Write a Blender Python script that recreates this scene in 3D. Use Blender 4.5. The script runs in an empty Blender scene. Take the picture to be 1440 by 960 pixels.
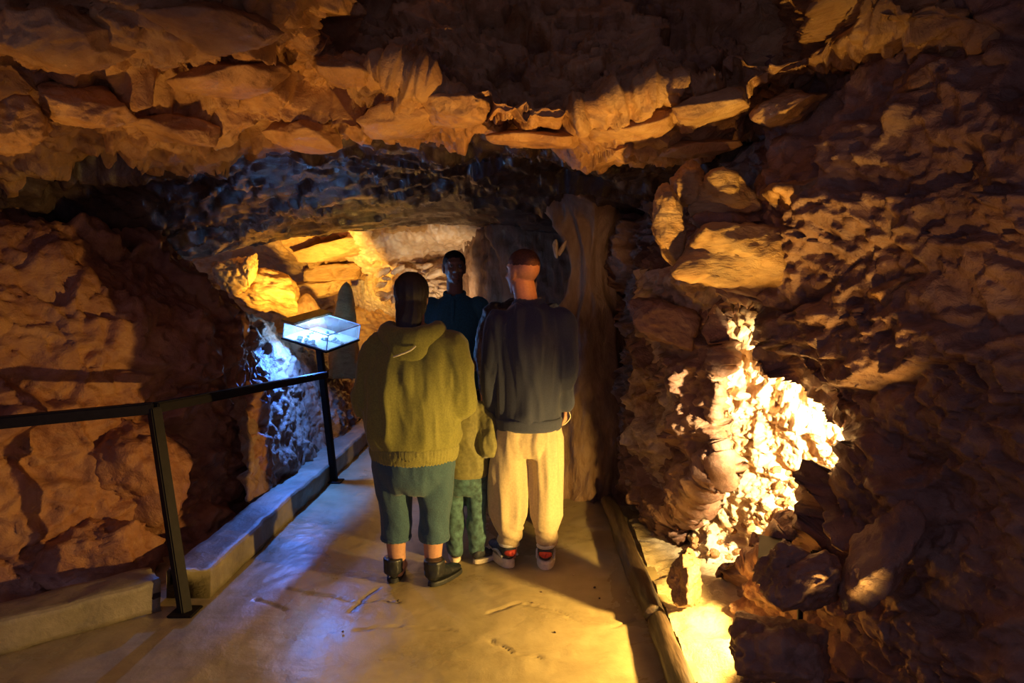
import bpy, bmesh, math, random
import numpy as np
from mathutils import Vector, Matrix

# ------------------------------------------------------------------ camera, world, exposure
scene = bpy.context.scene
C = scene.collection
F = 960.0                                   # focal length in pixels of a 1440 wide frame
CAM = np.array([0.0, 0.0, 1.55])
YAW, PITCH = math.atan(35/960), math.atan(75/960)
cam_d = bpy.data.cameras.new('camera'); cam = bpy.data.objects.new('camera', cam_d); C.objects.link(cam)
cam_d.sensor_width = 36.0; cam_d.lens = 36.0*F/1440.0; cam_d.clip_start = 0.05
cam.location = CAM; cam.rotation_euler = (math.pi/2 - PITCH, 0, YAW)
scene.camera = cam
scene.view_settings.view_transform = 'Standard'; scene.view_settings.look = 'None'
scene.view_settings.gamma = 1.0; scene.view_settings.use_curve_mapping = False
scene.view_settings.exposure = 0.0
world = bpy.data.worlds.new('world'); scene.world = world; world.use_nodes = True
bg = world.node_tree.nodes['Background']
bg.inputs[0].default_value = (0.45, 0.40, 0.80, 1); bg.inputs[1].default_value = 0.27

def lamp(name, kind, loc, energy, color, target=None, radius=0.03, angle=60, blend=0.6):
    d = bpy.data.lights.new(name, kind); d.energy = energy; d.color = color
    d.shadow_soft_size = radius
    o = bpy.data.objects.new(name, d); C.objects.link(o); o.location = loc
    if kind == 'SPOT':
        d.spot_size = math.radians(angle); d.spot_blend = blend
    if target is not None:
        o.rotation_euler = (Vector(target)-Vector(loc)).to_track_quat('-Z', 'Y').to_euler()
    return o
AMBER = (1.0, 0.52, 0.13); GOLD = (1.0, 0.62, 0.16); WARM = (1.0, 0.72, 0.34)
# lamp tucked into the niche of the right wall: bright niche, gold floor, visitors lit from the right
NL, PL = (1.45, 2.66, 0.90), (1.02, 2.74, 0.42)
lamp('niche_lamp', 'SPOT', NL, 520, (1.0, 0.76, 0.42), (1.30, 3.5, 0.80), 0.03, 84, 0.5)
lamp('path_lamp', 'SPOT', PL, 215, GOLD, (-0.6, 3.3, 0.12), 0.022, 120, 0.3)
lamp('boulder_fill', 'SPOT', PL, 30, (1.0, 0.42, 0.14), (-2.35, 3.5, 0.55), 0.02, 20, 0.9)  # added narrow spot, extra brightness for the left boulders
# two clusters of added spots, out of view, brightening the ceiling ledge from below
UR, UL = (0.98, 2.05, 0.2), (-2.25, 2.2, 0.25)
for t, e, an in (((1.15, 2.95, 2.4), 120, 30), ((.62, 3.1, 2.35), 200, 30), ((.1, 3.15, 2.35), 200, 30), ((-.5, 3.2, 2.35), 190, 28)):
    lamp('ledge_fill', 'SPOT', UR, e, GOLD if t[0] > .5 else AMBER, t, 0.04, an, 1.0)
for t, e, an in (((-2.3, 2.75, 2.45), 38, 44), ((-1.6, 3.0, 2.4), 90, 36), ((-1.0, 3.15, 2.35), 130, 30)):
    lamp('ledge_fill', 'SPOT', UL, e, AMBER, t, 0.05, an, 1.0)
lamp('slab_fill', 'SPOT', (1.05, 1.5, 0.5), 42, AMBER, (1.12, 3.1, 1.98), 0.04, 24, 0.9)  # added unseen spots out of frame, brightening the slabs
lamp('slab_fill', 'SPOT', (1.0, 1.4, 0.9), 22, AMBER, (1.5, 2.75, 2.2), 0.04, 32, 1.0)
lamp('neck_fill', 'SPOT', (0.48, 2.95, 2.12), 30, (1.0, 0.34, 0.03), (-0.05, 3.70, 1.565), 0.01, 12, 0.7)  # added spot without a fixture, orange light on the man's neck
# far chamber
lamp('chamber_lamp', 'SPOT', (-2.25, 6.7, 1.3), 210, (1.0, 0.60, 0.10), (-3.0, 8.3, 2.1), 0.05, 104, 0.5)
lamp('chamber_lamp', 'POINT', (-1.75, 7.9, 1.0), 5, (1.0, 0.52, 0.10), radius=0.05)
lamp('drapery_lamp', 'SPOT', (-0.9, 6.7, 1.3), 34, (1.0, 0.74, 0.46), (-1.25, 8.0, 1.9), 0.03, 100, 0.7)
lamp('column_fill', 'SPOT', (0.55, 3.6, 2.1), 14, (1.0, 0.6, 0.3), (0.30, 5.2, 1.75), 0.03, 34, 0.9)  # added spot without a fixture, lifting the upper flowstone column

# ------------------------------------------------------------------ helpers
def rotm():
    cy, sy, cp, sp = math.cos(YAW), math.sin(YAW), math.cos(PITCH), math.sin(PITCH)
    fwd = np.array([-sy*cp, cy*cp, -sp]); right = np.array([cy, sy, 0.0]); up = np.cross(right, fwd)
    return fwd, right, up
FWD, RIGHT, UP = rotm()
def at(px, py, D):
    """world point seen at a pixel of the 1440x960 photograph, standing D metres down the passage"""
    d = FWD + RIGHT*((px-720)/F) + UP*((480-py)/F)
    return CAM + d*(D/d[1])
def pix(P):
    v = P - CAM; z = v@FWD
    return 720 + F*(v@RIGHT)/z, 480 - F*(v@UP)/z

def _hash(ix, iy, iz, s):
    with np.errstate(over='ignore'):
        h = (ix.astype(np.uint32)*np.uint32(374761393) + iy.astype(np.uint32)*np.uint32(668265263)
             + iz.astype(np.uint32)*np.uint32(2147483647 & 1274126177) + np.uint32((s*974711+12345) & 0xffffffff))
        h = (h ^ (h >> np.uint32(13)))*np.uint32(1274126177)
        h = (h ^ (h >> np.uint32(16)))*np.uint32(2246822519)
        h = h ^ (h >> np.uint32(15))
    return h.astype(np.float64)/4294967296.0
def vnoise(p, s=0):
    i = np.floor(p).astype(np.int64); f = p - i; u = f*f*f*(f*(f*6-15)+10)
    r = 0
    for dx in (0, 1):
        wx = u[:, 0] if dx else 1-u[:, 0]
        for dy in (0, 1):
            wy = u[:, 1] if dy else 1-u[:, 1]
            for dz in (0, 1):
                wz = u[:, 2] if dz else 1-u[:, 2]
                r = r + wx*wy*wz*_hash(i[:, 0]+dx, i[:, 1]+dy, i[:, 2]+dz, s)
    return r*2-1
def fbm(p, oct=4, s=0, gain=0.5):
    r = 0; a = 1.0
    for k in range(oct):
        r = r + a*vnoise(p*(2.03**k)+17.3*k, s+k); a *= gain
    return r
def ridged(p, oct=4, s=0):
    r = 0; a = 1.0
    for k in range(oct):
        r = r + a*(1-2*np.abs(vnoise(p*(2.1**k)+9.1*k, s+k))); a *= 0.5
    return r
def facets(p, s=0):
    """broken slabs: every Voronoi cell is a tilted plane with its own step"""
    i = np.floor(p).astype(np.int64); best = np.full(len(p), 9e9); sec = np.full(len(p), 9e9); num = np.zeros(len(p)); den = np.full(len(p), 1e-60)
    for dx in (-1, 0, 1):
        for dy in (-1, 0, 1):
            for dz in (-1, 0, 1):
                a, b, c = i[:, 0]+dx, i[:, 1]+dy, i[:, 2]+dz
                q = np.stack([a+_hash(a, b, c, s+1), b+_hash(a, b, c, s+2), c+_hash(a, b, c, s+3)], 1)
                e = p-q; d = (e*e).sum(1)
                n = np.stack([_hash(a, b, c, s+4)-.5, _hash(a, b, c, s+5)-.5, _hash(a, b, c, s+6)-.5], 1)
                v = (e*n).sum(1)*2.0 + (_hash(a, b, c, s+7)-.5)
                w = np.exp(-np.minimum(48*d, 120)); num += w*v; den += w
                sec = np.where(d < best, best, np.minimum(sec, d)); best = np.minimum(best, d)
    return num/den, np.sqrt(sec)-np.sqrt(best)
def cr(P, n):
    """Catmull-Rom along axis 0, n samples"""
    m = len(P); t = np.linspace(0, m-1, n); i = np.minimum(t.astype(int), m-2); f = (t-i)
    f = f.reshape((-1,)+(1,)*(P.ndim-1))
    p1, p2 = P[i], P[i+1]; p0 = np.where((i > 0).reshape(f.shape), P[np.maximum(i-1, 0)], 2*p1-p2)
    p3 = np.where((i+2 < m).reshape(f.shape), P[np.minimum(i+2, m-1)], 2*p2-p1)
    return 0.5*(2*p1 + (p2-p0)*f + (2*p0-5*p1+4*p2-p3)*f*f + (3*p1-p0-3*p2+p3)*f**3)

def mesh_np(name, V, faces, mat, smooth=True):
    me = bpy.data.meshes.new(name); V = np.asarray(V, dtype=np.float32); faces = np.asarray(faces, dtype=np.int32)
    k = faces.shape[1]
    me.vertices.add(len(V)); me.vertices.foreach_set('co', V.ravel())
    me.loops.add(faces.size); me.loops.foreach_set('vertex_index', faces.ravel())
    me.polygons.add(len(faces)); me.polygons.foreach_set('loop_start', np.arange(0, faces.size, k, dtype=np.int32))
    me.update(calc_edges=True); me.validate()
    me.polygons.foreach_set('use_smooth', np.full(len(me.polygons), smooth))
    if mat: me.materials.append(mat)
    return me
def link(name, me, parent=None, loc=None):
    o = bpy.data.objects.new(name, me); C.objects.link(o)
    if parent: o.parent = parent
    if loc is not None: o.location = loc
    return o
def struct(o, label=None):
    o['kind'] = 'structure'
    if label: o['label'] = label
    return o
def tag(o, label, cat, group=None):
    o['label'] = label; o['category'] = cat
    if group: o['group'] = group
    return o
def grid_faces(m, n):
    a = (np.arange(m-1)[:, None]*n + np.arange(n-1)[None, :]).ravel()
    return np.stack([a, a+1, a+n+1, a+n], 1)
def sheet(name, net, m, n, mat, flip=False, disp=None, post=None, parent=None, lab=None, clear=(), cut=None):
    """net: rows x cols x 3 world control points -> dense displaced rock surface"""
    P = cr(np.asarray(net, float), m); P = np.swapaxes(cr(np.swapaxes(P, 0, 1), n), 0, 1)
    def normals(P):
        du = np.gradient(P, axis=0); dv = np.gradient(P, axis=1)
        N = np.cross(du, dv); N /= np.linalg.norm(N, axis=2, keepdims=True)+1e-9
        return -N if flip else N
    base = P.reshape(-1, 3)
    if post is not None:
        P = post(P, normals(P))
    N = normals(P)
    if disp is not None:
        q = P.reshape(-1, 3)
        P = P + N*disp(q).reshape(m, n, 1)
    for L, r in clear:
        v = P-np.array(L); d = np.linalg.norm(v, axis=2, keepdims=True); P = np.where(d < r, np.array(L)+v/(d+1e-6)*r, P)
    f = grid_faces(m, n)
    if cut is not None: f = f[~cut(base)[f].all(1)]
    if flip: f = f[:, ::-1]
    me = mesh_np(name, P.reshape(-1, 3), f, mat)
    o = link(name, me, parent)
    return o

# ------------------------------------------------------------------ materials
def newmat(name):
    m = bpy.data.materials.new(name); m.use_nodes = True
    nt = m.node_tree; return m, nt, nt.nodes['Principled BSDF']
def ramp(nt, fac, stops):
    r = nt.nodes.new('ShaderNodeValToRGB'); e = r.color_ramp.elements
    while len(e) < len(stops): e.new(0.5)
    for i, (p, c) in enumerate(stops): e[i].position = p; e[i].color = (*c, 1)
    nt.links.new(fac, r.inputs[0]); return r.outputs[0]
def noise(nt, scale, detail=5, rough=0.55, vec=None, dist=0.0):
    n = nt.nodes.new('ShaderNodeTexNoise'); n.inputs['Scale'].default_value = scale
    n.inputs['Detail'].default_value = detail; n.inputs['Roughness'].default_value = rough; n.inputs['Distortion'].default_value = dist
    if vec is not None: nt.links.new(vec, n.inputs['Vector'])
    return n.outputs['Fac']
def coords(nt, scale=(1, 1, 1)):
    g = nt.nodes.new('ShaderNodeNewGeometry'); mp = nt.nodes.new('ShaderNodeMapping')
    nt.links.new(g.outputs['Position'], mp.inputs['Vector']); mp.inputs['Scale'].default_value = scale
    return mp.outputs['Vector']
def bump(nt, h, strength, dist, prev=None):
    b = nt.nodes.new('ShaderNodeBump'); b.inputs['Strength'].default_value = strength; b.inputs['Distance'].default_value = dist
    nt.links.new(h, b.inputs['Height'])
    if prev is not None: nt.links.new(prev, b.inputs['Normal'])
    return b.outputs['Normal']
def mrange(nt, fac, a, b):
    m = nt.nodes.new('ShaderNodeMapRange'); m.inputs['From Min'].default_value = 0.3; m.inputs['From Max'].default_value = 0.7
    m.inputs['To Min'].default_value = a; m.inputs['To Max'].default_value = b; nt.links.new(fac, m.inputs['Value']); return m.outputs[0]
def rock_mat(name, dark, mid, light, scale=1.6, stretch=(1, 1, 1), rough=(0.28, 0.62), bs=0.65, bd=0.04, fine=48):
    m, nt, b = newmat(name); v = coords(nt, stretch)
    n1 = noise(nt, scale, 7, 0.62, v, 0.6); n2 = noise(nt, scale*7, 5, 0.6, v)
    mx = nt.nodes.new('ShaderNodeMath'); mx.operation = 'MULTIPLY_ADD'; mx.inputs[1].default_value = 0.35
    nt.links.new(n2, mx.inputs[0])
    sc = nt.nodes.new('ShaderNodeMath'); sc.operation = 'MULTIPLY'; sc.inputs[1].default_value = 0.68
    nt.links.new(n1, sc.inputs[0]); nt.links.new(sc.outputs[0], mx.inputs[2])
    nt.links.new(ramp(nt, mx.outputs[0], [(0.34, dark), (0.50, mid), (0.66, light)]), b.inputs['Base Color'])
    nt.links.new(mrange(nt, n1, *rough), b.inputs['Roughness'])
    h1 = bump(nt, noise(nt, scale*6, 8, 0.65, v, 0.4), bs, bd)
    nt.links.new(bump(nt, noise(nt, fine, 6, 0.7, v), bs*0.8, bd*0.3, h1), b.inputs['Normal'])
    b.inputs['Specular IOR Level'].default_value = 0.5
    return m
M = {}
M['rock'] = rock_mat('ochre_limestone', (.16, .065, .022), (.40, .20, .065), (.56, .34, .13))
M['rock_slab'] = rock_mat('tan_slab_limestone', (.30, .15, .05), (.48, .27, .09), (.60, .38, .15), 2.2, (1, 1, 2.5))
M['rock_brown'] = rock_mat('brown_limestone', (.13, .06, .035), (.28, .145, .08), (.42, .25, .14), 2.0)
M['rock_red'] = rock_mat('red_brown_limestone', (.16, .055, .025), (.34, .14, .06), (.48, .24, .10), 1.8)
M['shaded_wet_rock'] = rock_mat('shade_darkened_wet_limestone', (.03, .019, .016), (.075, .046, .034), (.14, .085, .055), 1.6, (1, 1, 1), (0.10, 0.34), 0.6, 0.03, 22)  # wet gloss, with the shade of the low ceiling painted into the colour
M['calcite'] = rock_mat('cream_calcite', (.42, .24, .11), (.68, .48, .28), (.82, .68, .48), 2.6, (1, 1, 1), (0.25, 0.55), 0.35, 0.02)
M['glare_crust'] = rock_mat('glare_paled_crust', (.30, .15, .05), (.62, .43, .22), (.80, .64, .40), 3.4, (1, 1, 1), (0.3, 0.6), 0.6, 0.03)  # niche rock paled in colour so the lamp's glare reads white
M['flowstone'] = rock_mat('brown_flowstone', (.12, .06, .03), (.26, .14, .07), (.40, .25, .14), 3.0, (1, 1, .35), (0.3, 0.6), 0.8, 0.03, 30)
M['concrete'] = rock_mat('wet_concrete_path', (.27, .20, .095), (.40, .31, .15), (.50, .40, .21), 1.3, (1, 1, 1), (0.20, 0.42), 0.32, 0.012, 60)
M['kerb'] = rock_mat('rough_concrete_kerb', (.16, .125, .075), (.25, .20, .12), (.34, .27, .17), 3.0, (1, 1, 1), (0.35, 0.6), 0.5, 0.012, 60)
M['sand'] = rock_mat('pale_gravel', (.34, .25, .13), (.52, .41, .23), (.64, .52, .32), 4.0, (1, 1, 1), (0.4, 0.7), 0.7, 0.02, 70)

def plain(name, col, rough=0.6, metal=0.0, bs=0.15, scale=60, var=0.2, emit=None, stretch=(1, 1, 1), sheen=0.0):
    m, nt, b = newmat(name); v = coords(nt, stretch); n = noise(nt, scale, 4, 0.6, v)
    lo = tuple(c*(1-var) for c in col); hi = tuple(min(1, c*(1+var)) for c in col)
    nt.links.new(ramp(nt, n, [(0.35, lo), (0.65, hi)]), b.inputs['Base Color'])
    b.inputs['Roughness'].default_value = rough; b.inputs['Metallic'].default_value = metal
    nt.links.new(bump(nt, n, bs, 0.004), b.inputs['Normal'])
    if sheen: b.inputs['Sheen Weight'].default_value = sheen
    if emit: b.inputs['Emission Color'].default_value = (*emit[0], 1); b.inputs['Emission Strength'].default_value = emit[1]
    return m
M['timber'] = plain('dark_wet_timber', (.055, .035, .022), 0.4, 0, 0.6, 20, 0.4, None, (4, .4, 4))
M['rail'] = plain('dark_painted_steel', (.014, .011, .011), 0.6, 0.0, 0.1, 30)
M['rail'].node_tree.nodes['Principled BSDF'].inputs['Specular IOR Level'].default_value = 0.15
M['plank'] = plain('varnished_wood', (.42, .20, .05), 0.4, 0, 0.3, 30, 0.5, None, (1, 6, 6))
M['case_floor'] = plain('white_case_floor', (.75, .80, .85), 0.6, 0, 0.2, 50)
M['specimen'] = plain('blue_grey_mineral', (.10, .22, .38), 0.5, 0, 0.6, 40, 0.5)
M['case_lamp'] = plain('blue_tube_lamp', (.6, .7, .9), 0.5, 0, 0.0, 40, 0.05, ((.25, .5, 1.0), 60.0))
def glass_mat():
    m, nt, b = newmat('clear_glazing'); o = nt.nodes['Material Output']
    t = nt.nodes.new('ShaderNodeBsdfTransparent'); g = nt.nodes.new('ShaderNodeBsdfGlossy'); g.inputs['Roughness'].default_value = 0.02
    t.inputs[0].default_value = (.86, .93, 1, 1)
    lw = nt.nodes.new('ShaderNodeLayerWeight'); pw = nt.nodes.new('ShaderNodeMath'); pw.operation = 'POWER'; pw.inputs[1].default_value = 4.0; nt.links.new(lw.outputs['Facing'], pw.inputs[0]); fr = nt.nodes.new('ShaderNodeMath'); fr.operation = 'MULTIPLY_ADD'; fr.inputs[1].default_value = 0.5; fr.inputs[2].default_value = 0.04; nt.links.new(pw.outputs[0], fr.inputs[0])
    df = nt.nodes.new('ShaderNodeBsdfTranslucent'); df.inputs[0].default_value = (.9, .95, 1, 1); m0 = nt.nodes.new('ShaderNodeMixShader'); m0.inputs[0].default_value = 0.10; nt.links.new(t.outputs[0], m0.inputs[1]); nt.links.new(df.outputs[0], m0.inputs[2])
    mx = nt.nodes.new('ShaderNodeMixShader'); nt.links.new(fr.outputs[0], mx.inputs[0]); nt.links.new(m0.outputs[0], mx.inputs[1]); nt.links.new(g.outputs[0], mx.inputs[2])
    nt.links.new(mx.outputs[0], o.inputs['Surface']); return m
M['glass'] = glass_mat()
M['glass_edge'] = plain('polished_glass_edge', (.35, .55, .95), 0.15, 0, 0.0, 40, 0.05)

# ------------------------------------------------------------------ cave shell
def rock_disp(amp, fs, seed, stretch=(1, 1, 1), fa=0.5, fine=0.12):
    st = np.array(stretch)
    def f(p):
        q = p*st
        w = q + 0.10*np.stack([fbm(q*1.7, 3, seed+30), fbm(q*1.7+5, 3, seed+31), fbm(q*1.7+9, 3, seed+32)], 1)
        v, e = facets(w*fs, seed)
        v2, e2 = facets(w*fs*2.6+3, seed+20)
        v3, e3 = facets((w+0.02*fbm(q*9, 2, seed+8)[:, None])*fs*6.5+7, seed+40)
        d = fa*(v + 0.40*v2 + 0.22*v3) - 0.10*fa*np.exp(-e*22)
        d = d + 0.45*fbm(q*1.1, 3, seed+50) + fine*0.35*ridged(q*13, 4, seed+60)
        return amp*d
    return f

# ceiling: low underside, bright broken ledge, dark shaft above the ledge, roof over the camera
cols = [-250, 0, 180, 300, 400, 500, 590, 680, 790, 900, 1000, 1090, 1200, 1320, 1440, 1700]
SH = {500, 590, 680, 790, 900, 1000, 1090}
far = [(415, 4.6), (395, 4.8), (380, 5.2), (354, 5.6), (335, 6.2), (323, 6.6), (315, 6.8), (318, 6.9), (332, 6.8), (345, 6.3), (345, 5.2), (340, 4.5), (335, 4.0), (330, 3.6), (330, 3.3), (330, 3.0)]
lip = [(232, 3.2), (226, 3.3), (222, 3.4), (218, 3.45), (222, 3.5), (224, 3.5), (222, 3.5), (223, 3.5), (224, 3.5), (230, 3.45), (226, 3.4), (200, 3.3), (196, 3.15), (194, 3.0), (194, 2.9), (194, 2.75)]
edge = [(80, 2.75), (95, 2.8), (95, 2.85), (80, 2.9), (70, 2.95), (88, 3.0), (112, 3.02), (142, 3.05), (158, 3.05), (128, 3.02), (114, 2.98), (92, 2.92), (85, 2.75), (85, 2.65), (85, 2.55), (85, 2.4)]
rows = [[] for _ in range(10)]
for c, (fy, fd), (ly, ld), (ey, ed) in zip(cols, far, lip, edge):
    ly -= 32
    xf = at(c, fy, fd)
    rows[0].append(xf + np.array([0, 0.5, 0.8])); rows[1].append(xf + np.array([0, 0.14, 0.22])); rows[2].append(xf)
    my = 0.45*fy + 0.55*ly; md = 1/(0.45/fd + 0.55/ld)
    rows[3].append(at(c, my, md)+np.array([0, 0, .02])); rows[4].append(at(c, ly, ld))
    rows[5].append(at(c, 0.5*(ly+ey)+4, 0.55*ld+0.45*ed)); rows[6].append(at(c, ey, ed))
    if c in SH:
        rows[7].append(at(c, ey-16, ed+0.22)); rows[8].append(at(c, -120, 3.3)); rows[9].append(at(c, -900, 2.6))
    else:
        rows[7].append(at(c, ey-45, ed-0.25)); rows[8].append(at(c, -120, 2.2)); rows[9].append(np.array([at(c, 0, 1.6)[0]*1.1, 0.6, 2.75]))
rd = rock_disp(0.15, 2.4, 3, (1, 1, 2.0), 0.8, 0.12)
def ceil_disp(p):
    d = rd(p)
    under = np.clip((p[:, 1]-3.5)/0.5, 0, 1)
    far_ = np.clip((p[:, 1]-5.2)/1.0, 0, 1)
    return d*(1-0.45*under-0.35*far_)
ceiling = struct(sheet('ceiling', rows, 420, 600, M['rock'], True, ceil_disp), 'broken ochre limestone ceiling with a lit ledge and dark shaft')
me = ceiling.data; me.materials.append(M['shaded_wet_rock']); cen = np.zeros(len(me.polygons)*3, np.float32); me.polygons.foreach_get('center', cen); cen = cen.reshape(-1, 3)
me.polygons.foreach_set('material_index', ((cen[:, 1] > 3.62 + 0.15*fbm(cen*3.0, 3, 5)) & (cen[:, 0] < 1.4)).astype(np.int32))  # underside faces take the wet colour with painted shade

# left wall
Ds = [0.4, 1.3, 2.1, 2.8, 3.3, 3.8, 4.3, 4.62, 4.8, 5.1, 5.6]
Xs = [-3.8, -3.5, -3.2, -2.92, -2.58, -2.22, -1.99, -1.87, -1.98, -2.5, -3.3]
Zs = [-.35, .1, .5, .9, 1.3, 1.7, 2.1, 2.7]; dX = [.08, .07, 0, -.04, -.13, -.46, -.85, -1.4]
net = [[np.array([x+dx, d, z]) for d, x in zip(Ds, Xs)] for z, dx in zip(Zs, dX)]
rl = rock_disp(0.17, 1.8, 11, (1, 1, 1.2), 0.7, 0.1)
wall_left = struct(sheet('wall_left', net, 230, 380, M['rock_red'], False, lambda p: rl(p)*np.clip((5.2-p[:, 1])/0.6, 0.35, 1)), 'red brown limestone wall behind the handrail')

# rock slope past the wall bulge, beside the display case
Ds = [4.3, 4.8, 5.3, 5.8, 6.4, 7.0, 7.6, 8.2]; H = [1.32, 1.34, 1.34, 1.25, 1.02, .90, .80, .72]
net = []
for fz, dx in ((-.12, 0.03), (.25, -.05), (.55, -.11), (.85, -.20), (1.0, -.34), (1.05, -.8), (1.15, -1.9)):
    net.append([np.array([-1.84 + dx*(1.35 if i < 4 else 1.0) - 0.02*(d-5), d, fz*h if fz > 0 else -.12]) for i, (d, h) in enumerate(zip(Ds, H))])
rs = rock_disp(0.11, 3.2, 23, (1, 1, 1), 0.5, 0.22)
trim_slope = struct(sheet('wall_slope', net, 190, 260, M['rock_brown'], False, rs), 'sloping wet rock under the display case')

# right wall with a deep niche
Ds = [7.4, 6.4, 5.5, 4.8, 4.2, 3.7, 3.25, 2.85, 2.5, 2.15, 1.7, 1.2, 0.4]
Xs = [.30, .42, .55, .66, .78, .88, 1.0, 1.14, 1.30, 1.42, 1.55, 1.7, 2.0]
Zs = [-.35, 0, .35, .7, 1.05, 1.4, 1.75, 2.1, 2.6]; dX = [.03, .03, 0, 0, 0, -.02, .0, .05, .15]
net = [[np.array([x+dx, d, z]) for d, x in zip(Ds, Xs)] for z, dx in zip(Zs, dX)]
niche = np.array([(1045, 462, 30), (1062, 520, 40), (1085, 590, 64), (1140, 632, 62), (1085, 690, 76), (1025, 745, 56), (1000, 805, 40), (985, 860, 26)])
def mouth(q):
    px, py = pix(q); best = np.full(len(q), 9.0); nz = 0.20*fbm(q*5, 3, 77)
    for a, b in zip(niche[:-1], niche[1:]):
        ab = b[:2]-a[:2]; t = np.clip(((px-a[0])*ab[0]+(py-a[1])*ab[1])/(ab@ab), 0, 1)
        best = np.minimum(best, np.hypot(px-a[0]-t*ab[0], py-a[1]-t*ab[1])/(a[2]+(b[2]-a[2])*t))
    return np.where(q[:, 1] > 2.3, best + nz, 9.0)
def carve(P, N):
    """rock rolls back into the wall around the niche mouth"""
    q = P.reshape(-1, 3); s = np.clip((1.30-mouth(q))/0.32, 0, 1); s = s*s*(3-2*s)
    v = q-CAM; v /= np.linalg.norm(v, axis=1)[:, None]
    return P + (0.22*s[:, None]*v).reshape(P.shape)
rr = rock_disp(0.15, 2.2, 41, (1, 1, 1.5), 0.7, 0.2)
wall_right = struct(sheet('wall_right', net, 330, 520, M['rock_brown'], True, rr, carve, clear=((NL, .13), (PL, .16)), cut=lambda q: mouth(q) < 0.94), 'dark brown limestone wall with a lamp-lit niche')
net = [[at(px, py, D+dd) for px, D in ((890, 4.55), (960, 4.0), (1040, 3.72), (1110, 3.5), (1190, 3.32), (1280, 3.05), (1380, 2.8), (1480, 2.55))]
       for py, dd in ((380, -.45), (450, -.25), (530, -.08), (610, .02), (690, .02), (770, -.08), (850, -.22), (930, -.38), (1000, -.5))]
rn = rock_disp(0.13, 3.4, 47, (1, 1, 1.2), 0.6, 0.5)
recess = sheet('niche_recess', net, 260, 300, M['glare_crust'], False, rn, parent=wall_right, clear=((NL, .18), (PL, .16)))
recess['label'] = 'crusty ochre rock inside the lamp-lit niche'

# closing rock at the end of the passage
net = [[at(px, py, D) for px, D in ((560, 9.6), (650, 7.9), (685, 7.0), (780, 6.7), (860, 6.4), (960, 6.1))] for py in (230, 320, 400, 480, 560, 640)]
rb = rock_disp(0.22, 1.6, 55, (1, 1, .6), 0.5, 0.12)
wall_back = struct(sheet('wall_back', net, 120, 120, M['flowstone'], False, rb), 'dark limestone closing the passage behind the visitors')

# far chamber: sloping bright roof, back wall
net = [[at(px, py, D) for px in (150, 230, 300, 380, 460, 540, 600, 660, 720)] for py, D in ((285, 6.9), (318, 7.3), (345, 7.9), (372, 8.5), (396, 9.1), (420, 9.5))]
rc = rock_disp(0.16, 1.6, 63, (1, 1, 1), 0.6, 0.15)
ceiling_far = struct(sheet('ceiling_chamber', net, 160, 260, M['rock_slab'], False, rc), 'bright ochre slab roof of the far chamber')
net = [[at(px, py, D) for px, D in ((200, 9.0), (300, 9.3), (400, 9.4), (470, 9.3), (540, 8.9), (600, 8.7), (660, 8.5), (730, 8.3))] for py in (330, 375, 410, 450, 490, 540, 600)]
rw = rock_disp(0.20, 2.2, 71, (1, 1, 1.4), 0.5, 0.2)
wall_chamber = struct(sheet('wall_chamber', net, 160, 240, M['rock'], False, rw), 'ochre back wall of the far chamber')

# ground: concrete path with cracks, gravel strip on the right, rough ground left
def seg_dist(p, line):
    d = np.full(len(p), 9e9)
    for a, b in zip(line[:-1], line[1:]):
        a, b = np.array(a), np.array(b); ab = b-a; t = np.clip(((p-a)@ab)/(ab@ab), 0, 1)
        d = np.minimum(d, np.hypot(*(p-a-t[:, None]*ab).T))
    return d
def fl(px, py):
    d = FWD + RIGHT*((px-720)/F) + UP*((480-py)/F); t = -CAM[2]/d[2]; return (CAM+d*t)[:2]
cracks = [[fl(x, y) for x, y in l] for l in (
    [(400, 826), (430, 832), (470, 838), (505, 846), (530, 842), (560, 845)], [(530, 826), (512, 840), (494, 858)], [(360, 842), (385, 852), (402, 858)],
    [(690, 862), (730, 850), (775, 856), (810, 874)], [(500, 884), (560, 880), (640, 886)], [(860, 880), (900, 868), (945, 878)], [(690, 900), (720, 918), (760, 925)])]
def floor_grid(name, x0, x1, y0, y1, step, mat, amp, cr_lines=(), z0=0.0, sc=2.0):
    nx, ny = int((x1-x0)/step)+1, int((y1-y0)/step)+1
    X, Y = np.meshgrid(np.linspace(x0, x1, nx), np.linspace(y0, y1, ny)); p = np.stack([X.ravel(), Y.ravel()], 1)
    p3 = np.column_stack([p, np.zeros(len(p))])
    z = z0 + amp*(fbm(p3*sc, 4, 91) + 0.15*ridged(p3*sc*5, 3, 95))
    wob = 0.012*np.stack([vnoise(p3*22, 5), vnoise(p3*22+7, 6)], 1)
    for l in cr_lines:
        z -= 0.010*np.exp(-(seg_dist(p+wob, l)/0.006)**2)
    me = mesh_np(name, np.column_stack([p, z]), grid_faces(ny, nx), mat); return link(name, me)
floor = struct(floor_grid('floor', -3.2, 0.66, -0.6, 2.2, 0.04, M['concrete'], 0.006), 'wet concrete path through the cave')
f2 = floor_grid('path_surface', -2.3, 0.66, 2.2, 5.2, 0.0125, M['concrete'], 0.006, cracks); f2.parent = floor
f3 = floor_grid('path_surface', -2.3, 0.66, 5.2, 9.5, 0.04, M['concrete'], 0.006); f3.parent = floor
g = floor_grid('gravel_strip', 0.62, 1.9, -0.6, 6.5, 0.02, M['sand'], 0.030, (), 0.012, 6.0); g.parent = floor
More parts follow.
